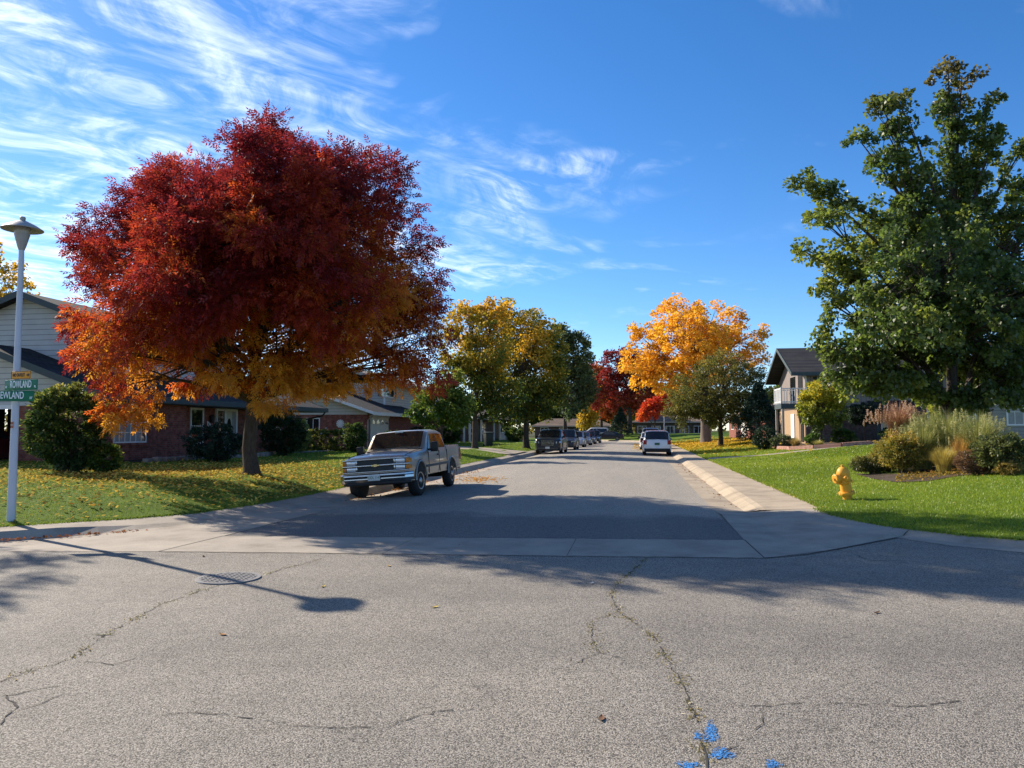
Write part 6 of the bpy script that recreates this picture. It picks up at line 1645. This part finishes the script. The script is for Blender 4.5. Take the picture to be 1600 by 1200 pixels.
gutter(-7.15, -6.4, 17, 34, 900, 150, -.10, label='orange leaves gathered in the left gutter around the pickup')
gutter(1.85, 2.2, 16.8, 42, 320, 152, -.088, .07, [(0, (.14, .06, .03)), (1, (.42, .2, .08))], 'brown leaves lying along the right gutter')
gutter(3.5, 3.7, 17, 40, 260, 154, .105, .06, YEL, 'small leaves caught along the right lawn edge', 2.0)
rng = np.random.default_rng(156); c = PG(748, 748, 0); n = 420; P = np.c_[c.x + rng.normal(0, .42, n), c.y + rng.normal(0, .85, n), np.full(n, -.03)]
litter('fallen_leaves', P, .085, [(0, (.45, .18, .03)), (1, (.66, .36, .06))], 157, 'small pile of orange leaves on the road behind the pickup', lift=.012)
P = np.array([(x, y) for x, y in zip(rng.uniform(-9.6, -6.2, 170), np.zeros(170))])
cc = [Vector((-9.5, 11.0)), Vector((-8.05, 11.62)), Vector((-7.15, 12.27)), Vector((-6.25, 12.95))]; L_ = []
for _ in range(230):
    k = rng.integers(0, 3); f = rng.random(); q = cc[k].lerp(cc[k + 1], f); L_.append((q.x + rng.normal(.05, .07), q.y - abs(rng.normal(.05, .08)), -.03))
litter('fallen_leaves', np.array(L_), .07, [(0, (.16, .06, .03)), (1, (.46, .18, .06))], 159, 'rusty leaves along the foot of the corner kerb', lift=.015)
def wr(P):
    q = np.c_[P[:, 0] * N.x + P[:, 1] * N.y, P[:, 0] * E.x + P[:, 1] * E.y]
    return np.exp(-((q[:, 0] - 6.5) / 5) ** 2 - ((q[:, 1] - 76) / 17) ** 2)
P = scatter(VR, TR, 9000, wr, np.random.default_rng(160)); litter('fallen_leaves', P, .2, [(0, (.45, .26, .03)), (1, (.75, .50, .07))], 161, 'thick yellow leaf fall on the lawn under the golden tree', lift=.04)
gutter(-.5, 2.3, 62, 96, 1500, 162, .0, .17, [(0, (.45, .26, .03)), (1, (.70, .45, .07))], 'yellow leaves on the road edge beneath the golden tree')
# single leaves on the cross street
SL = [((608, 884), 'curled ochre leaf on the road nearest the cross pan'), ((680, 948), 'flat yellow leaf on the sunlit road'), ((348, 991), 'crumpled brown orange leaf below the drain grate'), ((505, 916), 'small yellow leaf beside the lamp shadow'), ((940, 1122), 'dark brown curled leaf near the blue paint'), ((1370, 957), 'lone dark leaf on the road at right'), ((162, 991), 'long pale straw leaf by the left crack'), ((318, 869), 'tiny brown leaf on the road before the kerb'), ((925, 911), 'whitish leaf scrap left of the central crack')]
for i, ((x, y), lab) in enumerate(SL):
    c = PG(x, y, .006); L = .045 if i != 6 else .08; rr = random.Random(i); mb = MB(); yw = rr.uniform(0, 6)
    n = 7; ca, sa = math.cos(yw), math.sin(yw)
    if i == 6: ca, sa = 1, .12
    for k in range(n):
        u_ = -1 + 2 * k / (n - 1); w = (.38 if i != 6 else .10) * (1 - abs(u_) ** 1.8) + .02
        for q in (-1, 0, 1):
            x_, y_ = u_ * L, q * w * L; z_ = .005 * abs(q) + .009 * abs(u_) ** 2 * (1 if i % 2 else .5)
            mb.v.append((x_ * ca - y_ * sa, x_ * sa + y_ * ca, z_))
    for k in range(n - 1):
        for q in range(2): mb.f.append((k * 3 + q, k * 3 + q + 1, k * 3 + q + 4, k * 3 + q + 3))
    col = [(.48, .28, .06), (.62, .44, .08), (.36, .17, .05), (.6, .45, .1), (.16, .08, .04), (.12, .07, .04), (.62, .55, .34), (.2, .1, .05), (.55, .52, .46)][i]
    key = 'leaf%d' % i; M[key] = plain('dry_leaf', col, .8, var=.25, scale=30)
    o = mb.build('fallen_leaf', M[key], None, 60, loc=(c.x, c.y, .003)); tag(o, lab, 'leaf', 'single leaves lying on the cross street')

# ================================================================== LIGHT AND SKY
SUN = Vector((-.770 * math.cos(R(30.5)), .638 * math.cos(R(30.5)), math.sin(R(30.5)))).normalized()
ld = bpy.data.lights.new('sun', 'SUN'); ld.energy = 4.6; ld.angle = R(.53); ld.color = (1.0, .90, .76)
lo = bpy.data.objects.new('sun', ld); COL.objects.link(lo); lo.rotation_euler = SUN.to_track_quat('Z', 'Y').to_euler()
w = bpy.data.worlds.new('World'); scene.world = w; w.use_nodes = True
nt = w.node_tree; nt.nodes.clear(); k = NT(nt)
out = nt.nodes.new('ShaderNodeOutputWorld'); bg = nt.nodes.new('ShaderNodeBackground'); nt.links.new(bg.outputs[0], out.inputs[0])
sky = nt.nodes.new('ShaderNodeTexSky'); sky.sky_type = 'NISHITA'; sky.sun_disc = False
sky.sun_elevation = R(30.5); sky.sun_rotation = math.atan2(SUN.x, SUN.y); sky.altitude = 1700; sky.air_density = 1.0; sky.dust_density = .35; sky.ozone_density = 2.2
hs = nt.nodes.new('ShaderNodeHueSaturation'); hs.inputs['Saturation'].default_value = 1.24; hs.inputs['Value'].default_value = .82
tint = k.mix(1.0, sky.outputs[0], (.87, .905, 1.0), 'MULTIPLY'); nt.links.new(tint, hs.inputs['Color'])
tc = nt.nodes.new('ShaderNodeTexCoord').outputs['Generated']; x = k.sep(tc)
zz = k.math('ADD', k.math('MAXIMUM', x[2], 0.0), .16)
ux = k.math('DIVIDE', x[0], zz); uy = k.math('DIVIDE', x[1], zz)
# cirrus: streaks stretched along a slanting wind direction
ca, sa = math.cos(R(38)), math.sin(R(38))
a = k.math('ADD', k.math('MULTIPLY', ux, ca), k.math('MULTIPLY', uy, sa)); b = k.math('SUBTRACT', k.math('MULTIPLY', uy, ca), k.math('MULTIPLY', ux, sa))
wv = k.comb(k.math('MULTIPLY', a, 1.25), k.math('MULTIPLY', b, 1.6), 7.7)
n1 = k.noise(wv, 3.0, 10, .62, 1.9)
n2 = k.noise(k.comb(ux, uy, 8.2), 1.25, 4, .55, .8)
n3 = k.noise(k.comb(k.math('MULTIPLY', a, .5), k.math('MULTIPLY', b, 3.2), 1.0), 3.5, 8, .65, 1.6)
left = k.math('MULTIPLY', k.math('ADD', ux, .2), -.15)           # more cloud to the left of the view, nearer the sun
soft = k.ramp(k.math('ADD', n2, left), [(.42, (0, 0, 0)), (.62, (.5, .5, .5)), (.9, (1, 1, 1))])
fine = k.ramp(k.math('ADD', n1, k.math('MULTIPLY', k.math('SUBTRACT', n3, .5), .45)), [(.38, (.02, .02, .02)), (.50, (.30, .30, .30)), (.66, (1, 1, 1))])
m = k.math('MULTIPLY', k.math('MULTIPLY', soft, fine), .92)
col = k.mix(m, hs.outputs[0], (7.2, 7.6, 8.2))
nt.links.new(col, bg.inputs[0]); bg.inputs[1].default_value = .12

scene.view_settings.view_transform = 'Standard'; scene.view_settings.look = 'None'; scene.view_settings.gamma = 1.0
scene.view_settings.exposure = 0.98
scene.render.engine = 'CYCLES'
cy = scene.cycles
cy.max_bounces = 6; cy.diffuse_bounces = 3; cy.glossy_bounces = 3; cy.transmission_bounces = 4; cy.transparent_max_bounces = 8
cy.use_denoising = True; cy.sample_clamp_indirect = 6.0
